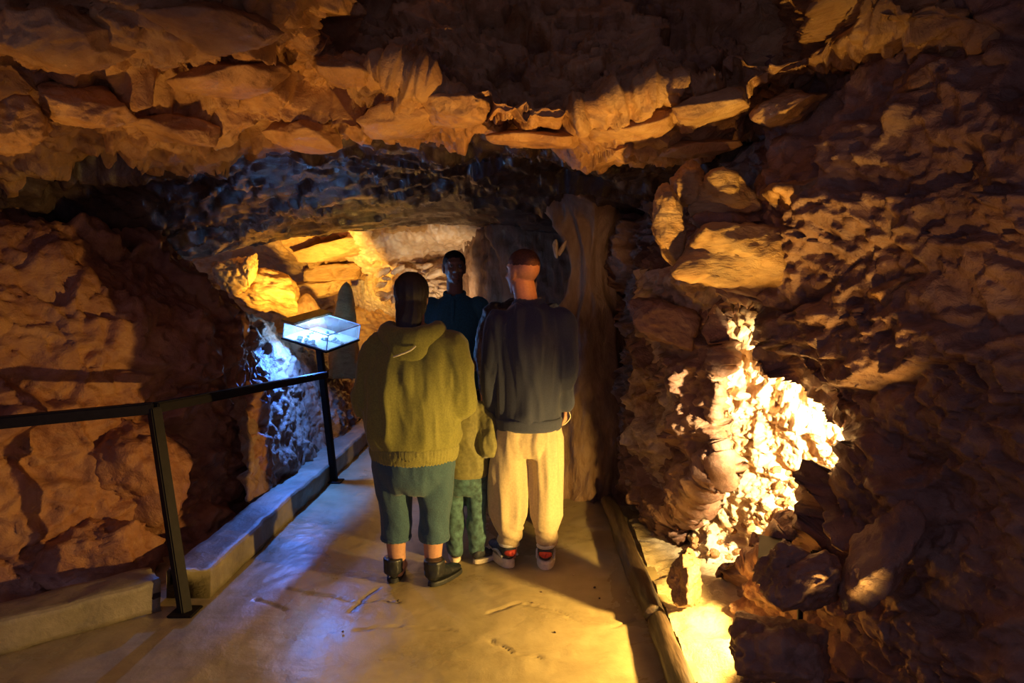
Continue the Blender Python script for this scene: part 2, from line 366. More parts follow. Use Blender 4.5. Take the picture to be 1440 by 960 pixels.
# ------------------------------------------------------------------ rocks standing out from the walls
def icos(sub):
    bm = bmesh.new(); bmesh.ops.create_icosphere(bm, subdivisions=sub, radius=1.0)
    bm.verts.ensure_lookup_table()
    V = np.array([v.co[:] for v in bm.verts]); Fc = np.array([[v.index for v in f.verts] for f in bm.faces]); bm.free(); return V, Fc
ICO = {k: icos(k) for k in (2, 3, 4, 5)}
def rock(name, center, size, mat, parent, seed, rot=(0, 0, 0), planes=28, sub=5, rough=0.06, dmin=0.55, dmax=0.86, lab=None, fine=0.0, box=None):
    if box is None: box = name in ('rock_slab', 'overhang_block')
    """angular stone: a ball cut by random planes, stretched, then weathered"""
    rng = np.random.RandomState(seed); V, Fc = ICO[sub]
    n = rng.normal(size=(planes, 3)); n /= np.linalg.norm(n, axis=1)[:, None]; d = rng.uniform(dmin, dmax, planes)
    lim = 1.05
    if box:
        ax = np.vstack([np.eye(3), -np.eye(3)]) + rng.uniform(-.42, .42, (6, 3)); ax /= np.linalg.norm(ax, axis=1)[:, None]
        n = np.vstack([n[:14], ax]); d = np.r_[rng.uniform(.70, .95, 14), rng.uniform(.62, .74, 6)]; lim = 1.3
    dots = V@n.T; r = np.where(dots > 0.05, d/np.maximum(dots, 0.05), 9.0).min(1); r = np.minimum(r, lim)
    P = V*r[:, None]
    s = np.array(size)/2
    P = P*s
    R = np.array(Matrix.Rotation(rot[2], 3, 'Z') @ Matrix.Rotation(rot[1], 3, 'Y') @ Matrix.Rotation(rot[0], 3, 'X'))
    nn = V/np.linalg.norm(V, axis=1)[:, None]
    k = 1.0/max(size)
    P = P + nn*(rough*min(size)*(fbm(P*k*5+seed, 4, seed) + 0.45*ridged(P*k*np.array([12, 12, 18])+seed, 4, seed+5)))[:, None]
    if fine: P = P + nn*(fine*ridged(P*30, 3, seed+9))[:, None]
    me = mesh_np(name, P@R.T, Fc, mat)
    o = link(name, me, parent, center); 
    if lab: o['label'] = lab
    return o
rx = math.radians
def rk(name, px, py, D, w, h, dep, mat, par, seed, rot=(0, 0, 0), **kw):
    """w, h in photograph pixels at distance D, dep in metres"""
    return rock(name, at(px, py, D), (w*D/F, dep, h*D/F), mat, par, seed, rot, **kw)
S, B_, R_, W_, K_ = M['rock_slab'], M['rock_brown'], M['rock'], M['shaded_wet_rock'], M['calcite']
# right: stacked slabs under the ledge
rk('stone_pendant', 938, 310, 3.06, 46, 120, .16, S, wall_right, 21, (0, rx(-6), 0), dmin=.75, lab='rounded tan stone hanging beside the slabs')
rk('stone_pendant', 966, 262, 3.12, 50, 70, .18, S, wall_right, 22, (0, rx(12), 0), dmin=.7)
rk('rock_slab', 940, 455, 3.75, 120, 70, .35, B_, wall_right, 25, (0, rx(8), rx(-10)))
rk('rock_slab', 1060, 400, 3.2, 150, 46, .3, B_, wall_right, 26, (0, rx(16), rx(-20)))
# right: ledges below the niche and by the path
rk('boulder', 1095, 920, 2.38, 190, 110, .4, B_, wall_right, 31, (0, rx(-14), rx(-15)), rough=.08, lab='dark boulder beside the gravel strip')
rk('boulder', 1128, 822, 2.42, 150, 84, .22, B_, wall_right, 32, (0, rx(-24), rx(-15)), rough=.08)
rk('boulder', 1235, 780, 2.32, 60, 210, .3, B_, wall_right, 33, (0, rx(28), 0), rough=.08)
rk('boulder', 962, 815, 3.1, 60, 110, .3, B_, wall_right, 34, (0, rx(10), 0), rough=.08)
rk('boulder', 1104, 792, 2.50, 110, 80, .16, B_, wall_right, 37, (0, rx(-10), 0), rough=.08)
# crusty nodules on the lit rock of the niche
from mathutils.bvhtree import BVHTree
def bvh(o):
    me = o.data; return BVHTree.FromPolygons([v.co[:] for v in me.vertices], [p.vertices[:] for p in me.polygons])
tree = bvh(recess)
rng = np.random.RandomState(4)
for i in range(60):
    t = rng.rand(); px = 985+170*t+rng.normal()*20; py = 810-180*t+rng.normal()*30
    d = Vector(at(px, py, 1.0))-Vector(CAM); h = tree.ray_cast(Vector(CAM), d.normalized())
    if h[0] is None: continue
    s = rng.uniform(.02, .055)
    rock('crust_nodule', h[0], (s*1.5, s*1.2, s), R_, wall_right, 300+i, tuple(rng.uniform(-.6, .6, 3)), sub=3, rough=.14)
# left: boulders of the lower wall
rk('boulder', 185, 660, 3.75, 190, 190, .5, M['rock_red'], wall_left, 41, (0, 0, rx(20)), rough=.07, lab='red brown boulder behind the handrail post')
rk('boulder', 60, 660, 3.6, 170, 150, .5, M['rock_red'], wall_left, 42, (0, 0, rx(20)), rough=.07)
rk('boulder', 130, 780, 3.45, 220, 130, .45, M['rock_red'], wall_left, 43, (0, rx(-14), rx(20)), rough=.07)
rk('boulder', 40, 510, 3.7, 240, 120, .5, M['rock_red'], wall_left, 44, (0, rx(-4), rx(20)), rough=.07)
rk('boulder', 20, 790, 3.3, 170, 130, .4, M['rock_red'], wall_left, 45, (0, 0, rx(20)), rough=.07)
# ceiling: blocks along the ledge
for i, (px, py, D, w, h, dep, ry) in enumerate([
    (640, 150, 3.1, 150, 70, .45, 6), (560, 170, 3.2, 190, 60, .4, -8), (430, 190, 3.3, 170, 60, .45, 6), (250, 180, 3.25, 190, 70, .45, 12),
    (330, 110, 2.95, 240, 70, .5, -6), (480, 100, 2.98, 130, 60, .35, 14), (760, 195, 3.3, 190, 44, .4, 3), (900, 175, 3.2, 190, 64, .45, -10),
    (1000, 150, 3.0, 170, 60, .4, -12), (1110, 150, 3.0, 150, 60, .4, -14), (1330, 120, 2.6, 230, 110, .4, -10),
    (120, 150, 2.95, 220, 90, .5, 8), (20, 180, 2.8, 130, 110, .4, 14), (90, 60, 2.5, 260, 110, .5, -5), (300, 40, 2.55, 240, 90, .5, 8),
    (980, 210, 3.35, 150, 34, .3, -4), (1250, 190, 2.95, 240, 40, .4, -3)]):
    rk('ceiling_slab', px, py, D, w, h, dep, R_, ceiling, 60+i, (rx(8), rx(ry), rx(-5)), dmin=.5, dmax=.78, planes=34, rough=.05)
# far chamber: overhanging block, ledge, stalagmites, drapery, stalactites
rk('overhang_block', 372, 405, 7.4, 130, 62, .7, S, ceiling_far, 91, (0, rx(14), rx(10)), rough=.09, lab='yellow overhanging block in the far chamber')
rk('overhang_block', 330, 388, 7.1, 60, 60, .4, S, ceiling_far, 92, (0, rx(-14), 0), rough=.09)
rk('rock_fin', 352, 375, 7.0, 26, 60, .25, S, ceiling_far, 93, (0, rx(16), 0), rough=.06)
rk('rock_slab', 480, 350, 7.75, 150, 30, .5, S, ceiling_far, 94, (0, rx(-10), 0), rough=.07, planes=30, dmax=.8)
rk('rock_slab', 440, 408, 8.2, 110, 34, .4, S, ceiling_far, 95, (0, rx(-12), 0), rough=.08)
rk('rock_slab', 470, 385, 8.3, 120, 30, .5, S, ceiling_far, 96, (0, rx(-4), 0), rough=.08)
def lathe(name, prof, mat, parent, loc, seed, lean=(0, 0), lobes=0.12, seg=40, rings=60, flute=0, lab=None):
    prof = np.array(prof, float); Q = cr(prof, rings); th = np.linspace(0, 2*math.pi, seg, endpoint=False)
    P = np.zeros((rings, seg, 3)); P[..., 0] = Q[:, 0:1]*np.cos(th); P[..., 1] = Q[:, 0:1]*np.sin(th); P[..., 2] = Q[:, 1:2]
    q = P.reshape(-1, 3); n = q.copy(); n[:, 2] = 0; r = np.linalg.norm(n, axis=1)[:, None]; n /= r+1e-6
    s = 1/max(prof[:, 0].max(), .02)
    q = q + n*(lobes*r[:, 0]*(fbm(q*s*1.2*np.array([1, 1, .5])+seed, 4, seed) + (flute*ridged(q*s*2.4*np.array([1, 1, .12])+seed, 2, seed+3) if flute else 0)))[:, None]
    q[:, 0] += lean[0]*(q[:, 2]); q[:, 1] += lean[1]*(q[:, 2])
    a = (np.arange(rings-1)[:, None]*seg + np.arange(seg)[None, :]).ravel(); b = (np.arange(rings-1)[:, None]*seg + (np.arange(seg)[None, :]+1) % seg).ravel()
    o = link(name, mesh_np(name, q, np.stack([a, b, b+seg, a+seg], 1), mat), parent, loc)
    if lab: o['label'] = lab
    return o
lathe('stalagmite', [(.16, -.25), (.13, 0), (.115, .2), (.10, .4), (.075, .55), (.04, .64), (.002, .68)], M['rock_slab'], trim_slope, at(487, 494, 6.6), 3, (0.02, 0), .25, lab='stalagmite behind the display case')
lathe('stalagmite', [(.20, -.2), (.2, 0), (.17, .2), (.12, .4), (.05, .5), (.002, .53)], M['flowstone'], trim_slope, at(432, 478, 7.6), 5, (0, 0), .3)
def drapery(name, pts, m, n, mat, parent, seed, amp, fl, lab=None, fs=7):
    net = [[at(*p) for p in row] for row in pts]
    def d(p):
        return amp*(ridged(p*np.array([fs, fs, 1.2]), 3, seed)*fl + fbm(p*3, 4, seed+3) + .25*ridged(p*16, 3, seed+7))
    o = sheet(name, net, m, n, mat, False, d, parent=parent)
    if lab: o['label'] = lab
    return o
drapery('flowstone_drapery', [[(470, 312, 7.9), (500, 305, 7.3), (545, 300, 7.2), (590, 298, 7.15), (640, 300, 7.1), (690, 304, 7.0)], [(475, 346, 8.3), (505, 340, 7.65), (545, 338, 7.5), (590, 335, 7.45), (635, 332, 7.4), (680, 330, 7.3)],
    [(480, 376, 8.7), (515, 370, 8.05), (545, 368, 7.9), (590, 362, 7.85), (632, 352, 7.8), (672, 344, 7.6)], [(485, 388, 8.9), (520, 382, 8.3), (550, 378, 8.2), (592, 370, 8.2), (634, 360, 8.15), (675, 350, 8.0)]], 120, 160, K_, wall_chamber, 7, .03, 1.0, 'pale cream flowstone drapery in the far chamber', 5)
drapery('calcite_ledge', [[(480, 384, 9.2), (520, 378, 8.5), (560, 372, 8.05), (605, 362, 8.0), (645, 352, 7.9), (690, 345, 7.8)], [(485, 405, 9.2), (525, 402, 8.4), (560, 398, 7.9), (605, 394, 7.85), (645, 388, 7.8), (690, 380, 7.7)],
    [(490, 428, 9.2), (530, 424, 8.5), (560, 424, 8.0), (605, 420, 7.8), (645, 416, 7.75), (690, 410, 7.7)], [(490, 450, 9.5), (530, 446, 9.0), (560, 444, 8.7), (605, 446, 8.4), (645, 460, 7.9), (690, 450, 7.8)]], 140, 200, K_, wall_chamber, 9, .045, .2, 'knobbly cream calcite ledge in the far chamber')
rng = np.random.RandomState(9)
for i in range(40):
    px = rng.uniform(535, 640); py = rng.uniform(372, 428); s = rng.uniform(8, 20)
    rk('calcite_nodule', px, py, 7.72+rng.normal()*.05, s*1.7, s*.7, .14, K_, wall_chamber, 500+i, (0, rng.uniform(-.5, .2), 0), sub=3, rough=.12)
for px, l, r in ((652, .16, .022), (659, .09, .016), (632, .05, .014), (667, .05, .012)):
    lathe('stalactite', [(r*1.6, .06), (r, 0), (r*.8, -l*.4), (r*.6, -l*.8), (.001, -l)], K_, wall_chamber, at(px, 334, 7.45), px, (0, 0), .15, 16, 20)
# flowstone column right of the visitors
lathe('flowstone_column', [(.50, -.1), (.38, .15), (.29, .6), (.25, 1.0), (.26, 1.3), (.22, 1.6), (.24, 1.9), (.4, 2.4)], M['flowstone'], wall_right, (0.44, 5.35, 0.0), 17, (0, 0), .22, 120, 200, 1.3, lab='rough brown flowstone column right of the visitors')
rk('stone_chip', 781, 350, 5.0, 10, 34, .06, K_, wall_right, 97, (0, rx(-8), 0), sub=3); rk('stone_chip', 790, 350, 5.0, 8, 30, .05, K_, wall_right, 98, (0, rx(25), 0), sub=3)

# ------------------------------------------------------------------ kerb, timber edging, pebbles
def beam(name, path, w, h, mat, parent, z=0.0, seed=1, step=0.03, amp=0.006, ch=0.012):
    """extruded beam along a ground polyline (x, y): rough edges"""
    path = np.array(path, float); L = np.r_[0, np.cumsum(np.hypot(*np.diff(path, axis=0).T))]; n = max(4, int(L[-1]/step))
    t = np.linspace(0, L[-1], n); X = np.interp(t, L, path[:, 0]); Y = np.interp(t, L, path[:, 1])
    tx, ty = np.gradient(X), np.gradient(Y); k = np.hypot(tx, ty); nx, ny = -ty/k, tx/k
    prof = []
    c = [(-w/2, 0), (-w/2, h-ch), (-w/2+ch, h), (w/2-ch, h), (w/2, h-ch), (w/2, 0)]
    for a, b in zip(c[:-1], c[1:]):
        for s in np.linspace(0, 1, 6, endpoint=False): prof.append((a[0]+(b[0]-a[0])*s, a[1]+(b[1]-a[1])*s))
    prof.append(c[-1]); prof = np.array(prof); m = len(prof)
    P = np.zeros((n, m, 3)); P[..., 0] = X[:, None]+nx[:, None]*prof[:, 0]; P[..., 1] = Y[:, None]+ny[:, None]*prof[:, 0]; P[..., 2] = z+prof[:, 1]
    q = P.reshape(-1, 3); q = q + amp*np.stack([fbm(q*9, 3, seed), fbm(q*9+4, 3, seed+1), np.where(q[:, 2] > z+.01, fbm(q*9+8, 3, seed+2), 0)], 1)
    f = np.vstack([grid_faces(n, m)])
    me = mesh_np(name, q, f, mat)
    bm = bmesh.new(); bm.from_mesh(me); bmesh.ops.holes_fill(bm, edges=[e for e in bm.edges if e.is_boundary], sides=0); bmesh.ops.recalc_face_normals(bm, faces=bm.faces); bm.to_mesh(me); bm.free()
    return link(name, me, parent)
kerb = struct(beam('trim_1', [(-1.74, 3.25), (-1.76, 4.2), (-1.76, 5.2), (-1.78, 6.2), (-1.80, 8.5)], .22, .15, M['kerb'], None, 0, 3), 'low concrete kerb along the left of the path')
kerb2 = struct(beam('trim_2', [(-2.75, 2.45), (-2.3, 2.82), (-1.88, 3.2)], .22, .15, M['kerb'], None, 0, 8), 'low concrete kerb turning left by the handrail post')
def logmesh(name, a, b, r, mat, seed):
    a, b = np.array(a, float), np.array(b, float); n, m = 160, 28
    t = np.linspace(0, 1, n); th = np.linspace(0, 2*math.pi, m, endpoint=False); d = b-a; d /= np.linalg.norm(d)
    sx = np.cross(d, [0, 0, 1]); sx /= np.linalg.norm(sx); sz = np.cross(sx, d)
    P = a + (b-a)*t[:, None, None] + r*(np.cos(th)[None, :, None]*sx + np.sin(th)[None, :, None]*sz)
    q = P.reshape(-1, 3); c = (a + (b-a)*t[:, None, None] + np.zeros((1, m, 1))).reshape(-1, 3); nn = (q-c)/r
    q = q + nn*(0.010*fbm(q*np.array([14, 2, 14]), 4, seed))[:, None]
    i = (np.arange(n-1)[:, None]*m + np.arange(m)[None, :]).ravel(); j = (np.arange(n-1)[:, None]*m + (np.arange(m)[None, :]+1) % m).ravel()
    me = mesh_np(name, q, np.stack([i, j, j+m, i+m], 1), mat)
    bm = bmesh.new(); bm.from_mesh(me); bmesh.ops.holes_fill(bm, edges=[e for e in bm.edges if e.is_boundary], sides=0); bmesh.ops.recalc_face_normals(bm, faces=bm.faces); bm.to_mesh(me); bm.free()
    return link(name, me)
tag(logmesh('edging_log', (0.545, 2.15, .048), (0.555, 3.02, .048), .048, M['timber'], 3), 'dark wet log edging the path beside the bright gravel', 'log')
tag(logmesh('edging_log', (0.545, 3.04, .05), (0.505, 4.75, .05), .05, M['timber'], 6), 'dark log edging the path in shadow past the man in khaki trousers', 'log')
for i, (px, py, s) in enumerate([(748, 849, .012), (761, 834, .012), (836, 827, .013), (806, 809, .011), (843, 842, .010), (560, 846, .014), (482, 889, .012), (780, 890, .010)]):
    x, y = fl(px, py); o = rock('pebble', (x, y, s*.45), (s*1.5, s*1.2, s), M['timber'] if i != 3 else M['sand'], None, 700+i, sub=2, rough=.04)
    tag(o, ('dark pebble on the path in front of the khaki trousers, lower of two', 'dark pebble on the path in front of the khaki trousers, upper of two', 'dark pebble on the path right of the sneakers, near the log shadow',
            'tiny pale pebble on the path beside the sneakers', 'dark pebble on the lit path nearest the edging log', 'dark pebble on the path just in front of the black boots',
            'dark pebble on the bluish left side of the path, below the cracks', 'dark pebble closest to the bottom middle of the path')[i], 'pebble', 'pebbles on the path')

# ------------------------------------------------------------------ handrail and display case
def boxm(name, size, mat, parent, loc=(0, 0, 0), bev=0.004, mat3=None):
    bm = bmesh.new(); bmesh.ops.create_cube(bm, size=1.0)
    for v in bm.verts: v.co = Vector((v.co.x*size[0], v.co.y*size[1], v.co.z*size[2]))
    if bev: bmesh.ops.bevel(bm, geom=bm.edges[:], offset=bev, segments=2, affect='EDGES')
    me = bpy.data.meshes.new(name); bm.to_mesh(me); bm.free(); me.materials.append(mat)
    o = link(name, me, parent); o.matrix_local = Matrix.Translation(loc) @ (mat3.to_4x4() if mat3 else Matrix.Identity(4)); return o
def bar(name, a, b, w, d, mat, parent, bev=0.006):
    a, b = Vector(a), Vector(b); L = (b-a).length
    q = (b-a).to_track_quat('Y', 'Z').to_matrix()
    return boxm(name, (w, L, d), mat, parent, (a+b)/2, bev, q)
rail = bpy.data.objects.new('handrail', None); C.objects.link(rail); rail.location = (-1.80, 3.24, 0)
tag(rail, 'dark steel handrail on posts along the left of the path', 'handrail')
def loc(p): return Vector(p)-rail.location
bar('post', loc((-1.68, 3.10, 0.0)), loc((-1.86, 3.22, .97)), .052, .052, M['rail'], rail)
boxm('base_plate', (.12, .12, .012), M['rail'], rail, loc((-1.68, 3.10, .006)))
bar('top_rail', loc((-1.86, 3.22, .97)), loc((-3.5, 2.60, .88)), .055, .055, M['rail'], rail)
bar('top_rail', loc((-1.86, 3.22, .97)), loc((-1.66, 5.28, .87)), .05, .05, M['rail'], rail)
bar('post', loc((-2.62, 2.90, 0.0)), loc((-2.64, 2.9, .92)), .052, .052, M['rail'], rail)
boxm('base_plate', (.12, .12, .012), M['rail'], rail, loc((-2.62, 2.90, .006)))

case = bpy.data.objects.new('display_case', None); C.objects.link(case); case.location = (-1.62, 5.32, 0)
tag(case, 'blue-lit glass display case tilted on a dark steel post', 'display case')
Pd = Vector(at(400, 453, 5.2)); u = Vector((.37, -.10, -.095)); v = Vector((.09, .45, .07))
v = v - u*(u.dot(v)/u.dot(u)); w = u.cross(v).normalized(); hb = .125
U, Vv = u.length, v.length; R3 = Matrix((u.normalized(), v.normalized(), w)).transposed()
O = Pd - w*hb
def cl(a, b, c): return O + R3 @ Vector((a, b, c)) - case.location
boxm('base_tray', (U+.02, Vv+.02, .014), M['rail'], case, cl(U/2, Vv/2, -.008), .003, R3)
boxm('display_floor', (U-.01, Vv-.01, .006), M['case_floor'], case, cl(U/2, Vv/2, .003), 0, R3)
for nm, sz, c in (('front_pane', (U, .005, hb), (U/2, 0, hb/2)), ('back_pane', (U, .005, hb), (U/2, Vv, hb/2)), ('side_pane', (.005, Vv, hb), (0, Vv/2, hb/2)), ('side_pane', (.005, Vv, hb), (U, Vv/2, hb/2)), ('top_pane', (U, Vv, .005), (U/2, Vv/2, hb))):
    boxm(nm, sz, M['glass'], case, cl(*c), 0, R3)
for a, b in (((0, 0, 0), (0, 0, hb)), ((U, 0, 0), (U, 0, hb)), ((U, Vv, 0), (U, Vv, hb)), ((0, 0, hb), (U, 0, hb)), ((U, 0, hb), (U, Vv, hb)), ((0, Vv, hb), (U, Vv, hb)), ((0, 0, 0), (U, 0, 0)), ((U, 0, 0), (U, Vv, 0))):
    bar('pane_edge', cl(*a), cl(*b), .006, .006, M['glass_edge'], case, .001)
boxm('wooden_cover', (.12, Vv+.06, .022), M['plank'], case, cl(.045, Vv/2, hb+.016), .003, R3)
boxm('lamp_tube', (.022, Vv*.8, .014), M['case_lamp'], case, cl(.04, Vv/2, hb-.014), .003, R3)
bar('post', cl(U*.55, Vv*.35, -.015), Vector((0, 0, 0)), .05, .05, M['rail'], case)
bar('support_arm', cl(U*.3, Vv*.35, -.018), cl(U*.8, Vv*.35, -.018), .05, .02, M['rail'], case)
boxm('base_plate', (.13, .13, .012), M['rail'], case, (0, 0, .006))
rng = np.random.RandomState(2)
for i in range(16):
    a, b = (rng.uniform(.12, .92)*U, rng.uniform(.05, .9)*Vv); s = rng.uniform(.025, .05)
    if i < 3: a, b, s = U*(.28+.16*i), Vv*.12, .05
    o = rock('mineral_specimen', tuple(O + R3 @ Vector((a, b, s*.4))), (s*1.2, s, s*.85), M['specimen'], None, 800+i, (0, 0, rng.uniform(0, 3)), sub=3, rough=.06)
    tag(o, 'small mineral piece lying inside the blue-lit display case', 'mineral', 'mineral pieces in the display case')
# blue light of the case tube; spots outside the case are added for spill
def area(name, p, d, energy, color, sx, sy):
    l = bpy.data.lights.new(name, 'AREA'); l.shape = 'RECTANGLE'; l.size = sx; l.size_y = sy; l.energy = energy; l.color = color
    o = bpy.data.objects.new(name, l); C.objects.link(o); o.location = p; o.rotation_euler = Vector(d).to_track_quat('-Z', 'Y').to_euler(); return o
BLUE = (.06, .22, 1.0)
lamp('case_glow', 'SPOT', tuple(O + R3 @ Vector((U*.30, Vv*.3, -.04))), 95, BLUE, (-2.05, 5.25, .55), .02, 150, .3)
lamp('case_inside', 'POINT', tuple(O + R3 @ Vector((.06, Vv*.5, hb*.7))), 14, (.30, .58, 1.0), radius=.015)
lamp('case_side_fill', 'SPOT', tuple(O + R3 @ Vector((U+.02, Vv*.7, hb*.5))), 14, (.08, .38, 1.0), (-.7, 4.9, 1.35), .02, 50, .8)  # added spot beside the case, blue light on the teal shirt
lamp('case_down', 'SPOT', tuple(O + R3 @ Vector((U*.3, Vv*.1, -.05))), 70, BLUE, (-1.66, 4.7, 0), .02, 50, .7)

# added unseen lamp body behind the boulders: its visor cuts light off the heads
fl_ = bpy.data.objects.new('added_flood_lamp', None); C.objects.link(fl_); fl_.location = (PL[0]+.03, PL[1], 0)
tag(fl_, 'small black flood lamp with visor added unseen behind the boulders by the path', 'lamp')
dv = Vector((-1.62, .56, 0)).normalized(); yw = math.atan2(dv.y, dv.x); Rz = Matrix.Rotation(yw, 3, 'Z')
boxm('stake', (.02, .02, PL[2]-.06), M['rail'], fl_, (.03, 0, (PL[2]-.06)/2))
boxm('housing', (.05, .16, .10), M['rail'], fl_, Vector((.03, 0, PL[2])) - dv*.0 + Rz @ Vector((-.06, 0, 0)) + Vector((0, 0, 0)), .006, Rz)
boxm('visor', (.13, .34, .006), M['rail'], fl_, Vector((-.03, 0, PL[2]+.056)) + Rz @ Vector((.045, 0, 0)), .002, Rz)
# ------------------------------------------------------------------ people
def tube(pts, rad, seg=16, n=None, caps=True, side=None):
    pts = np.array(pts, float); rad = np.array(rad, float)
    if rad.ndim == 1: rad = np.stack([rad, rad], 1)
    n = n or (len(pts)-1)*5+1
    P = cr(pts, n); R = np.maximum(cr(rad, n), 0.001)
    T = np.gradient(P, axis=0); T /= np.linalg.norm(T, axis=1)[:, None]+1e-9
    if caps:
        def cap(p, t, r, sgn):
            a = np.radians([75, 50, 25]); rm = r.min()
            return [(p+t*sgn*rm*math.sin(x), r*math.cos(x)) for x in a]
        c0 = cap(P[0], T[0], R[0], -1); c1 = cap(P[-1], T[-1], R[-1], 1)[::-1]
        P = np.vstack([[c[0] for c in c0], P, [c[0] for c in c1]]); R = np.vstack([[c[1] for c in c0], R, [c[1] for c in c1]])
        T = np.vstack([np.repeat(T[:1], 3, 0), T, np.repeat(T[-1:], 3, 0)])
    s = np.array(side if side is not None else (1, 0, 0), float)
    S = s - T*(T@s)[:, None]
    bad = np.linalg.norm(S, axis=1) < .2
    if bad.any(): S[bad] = (np.array([0, 1, 0]) - T*(T@np.array([0, 1., 0]))[:, None])[bad]
    S /= np.linalg.norm(S, axis=1)[:, None]; U2 = np.cross(T, S)
    th = np.linspace(0, 2*math.pi, seg, endpoint=False)
    V = P[:, None, :] + R[:, 0, None, None]*np.cos(th)[None, :, None]*S[:, None, :] + R[:, 1, None, None]*np.sin(th)[None, :, None]*U2[:, None, :]
    k = len(P); V = V.reshape(-1, 3)
    f = [(i*seg+j, i*seg+(j+1) % seg, (i+1)*seg+(j+1) % seg, (i+1)*seg+j) for i in range(k-1) for j in range(seg)]
    f += [tuple(range(seg))[::-1], tuple((k-1)*seg+j for j in range(seg))]
    return V, f
def rings(rs, n=None, seg=32, e=1.0):
    """horizontal ellipses (z, rx, ry, cx, cy) from bottom to top"""
    rs = np.array([tuple(r)+(0,)*(5-len(r)) for r in rs], float)
    return tube(np.stack([rs[:, 3], rs[:, 4], rs[:, 0]], 1), rs[:, 1:3], seg, n, False)
def ell(c, r, yaw=0.0, tilt=0.0):
    V, Fc = ICO[3]; P = V*np.array(r); R = np.array(Matrix.Rotation(yaw, 3, 'Z') @ Matrix.Rotation(tilt, 3, 'X'))
    return P@R.T + np.array(c), [tuple(f) for f in Fc]
def solid(name, prims, mat, parent, voxel=.009, smooth=3, disp=None):
    V = []; Fc = []; o = 0
    for v, f in prims:
        V += [tuple(x) for x in v]; Fc += [tuple(i+o for i in q) for q in f]; o += len(v)
    me = bpy.data.meshes.new('tmp'); me.from_pydata(V, [], Fc)
    bm = bmesh.new(); bm.from_mesh(me); bmesh.ops.recalc_face_normals(bm, faces=bm.faces); bm.to_mesh(me); bm.free()
    ob = bpy.data.objects.new('tmp', me); C.objects.link(ob)
    m = ob.modifiers.new('r', 'REMESH'); m.mode = 'VOXEL'; m.voxel_size = voxel
    if smooth: s = ob.modifiers.new('s', 'SMOOTH'); s.factor = .5; s.iterations = smooth
    dg = bpy.context.evaluated_depsgraph_get()
    out = bpy.data.meshes.new_from_object(ob.evaluated_get(dg)); out.name = name
    bpy.data.objects.remove(ob); bpy.data.meshes.remove(me)
    if disp is not None:
        n = len(out.vertices); co = np.zeros(n*3, np.float32); out.vertices.foreach_get('co', co); no = np.zeros(n*3, np.float32); out.vertices.foreach_get('normal', no)
        co = co.reshape(-1, 3).astype(float); no = no.reshape(-1, 3)
        co = co + disp(co, no); out.vertices.foreach_set('co', co.astype(np.float32).ravel()); out.update()
    out.polygons.foreach_set('use_smooth', np.ones(len(out.polygons), bool)); out.materials.clear(); out.materials.append(mat)
    return link(name, out, parent)
def folds(amp, seed, st=(7, 7, 3), tilt=.0):
    def f(p, n):
        q = p.copy(); q[:, 2] += tilt*q[:, 0]
        return n*(amp*np.maximum(0.55*ridged(q*np.array(st), 2, seed)+.8*fbm(q*np.array(st)*.8+3, 3, seed+4), -.45))[:, None]
    return f
def fade(f, z0, dz): return lambda p, n: f(p, n)*np.clip((p[:, 2]-z0)/dz, .08, 1)[:, None]
def yawp(p, c, a):
    x, y = p[0]*math.cos(a)-p[1]*math.sin(a), p[0]*math.sin(a)+p[1]*math.cos(a); return (c[0]+x, c[1]+y, c[2]+p[2])
def head(c, a, s=1.0):
    g = lambda x, y, z: yawp((x*s, y*s, z*s), c, a)
    e = lambda x, y, z, r: ell(g(x, y, z), tuple(k*s for k in r), a)
    pr = [e(0, -.012, .028, (.076, .096, .088)), e(0, .012, -.02, (.067, .078, .085)), e(0, .028, -.062, (.052, .055, .05)), e(0, .062, -.098, (.026, .022, .018)),
          e(0, .074, .034, (.05, .018, .014)), e(.033, .068, -.022, (.022, .018, .018)), e(-.033, .068, -.022, (.022, .018, .018)),
          e(0, .084, -.060, (.024, .012, .006)), e(0, .082, -.071, (.021, .012, .006)), e(0, .080, -.045, (.02, .012, .012))]
    pr.append(tube([g(0, .084, .022), g(0, .098, -.008), g(0, .106, -.028)], [.009*s, .011*s, .015*s]))
    for k in (-1, 1):
        pr.append(e(.012*k, .094, -.031, (.011, .011, .008)))
        pr.append(e(.076*k, -.008, -.008, (.010, .022, .032))); pr.append(e(.080*k, -.016, .004, (.009, .016, .022))); pr.append(e(.076*k, -.002, -.034, (.008, .010, .012)))
    return pr
def eyes(c, a, s, parent):
    for k in (-1, 1):
        V, Fc = ICO[3]; p = yawp((.031*k*s, .074*s, .010*s), c, a)
        o = link('eye', mesh_np('eye', V*.0125*s, Fc, M['eye']), parent, p)
        q = yawp((.031*k*s, .0845*s, .010*s), c, a); V2, F2 = ICO[2]
        r = np.array(Matrix.Rotation(a, 3, 'Z')); link('iris', mesh_np('iris', (V2*np.array([.006, .003, .006])*s)@r.T, F2, M['hair']), o, Vector(q)-Vector(p))
def sockets(c, a, s):
    cs = [np.array(yawp((.031*k*s, .078*s, .010*s), c, a)) for k in (-1, 1)]; fw = np.array([-math.sin(a), math.cos(a), 0])
    def f(p, n):
        d = np.zeros(len(p))
        for q in cs: d += np.exp(-((p-q)**2).sum(1)/(.016*s)**2)
        return -fw*(.009*s*d)[:, None]
    return f
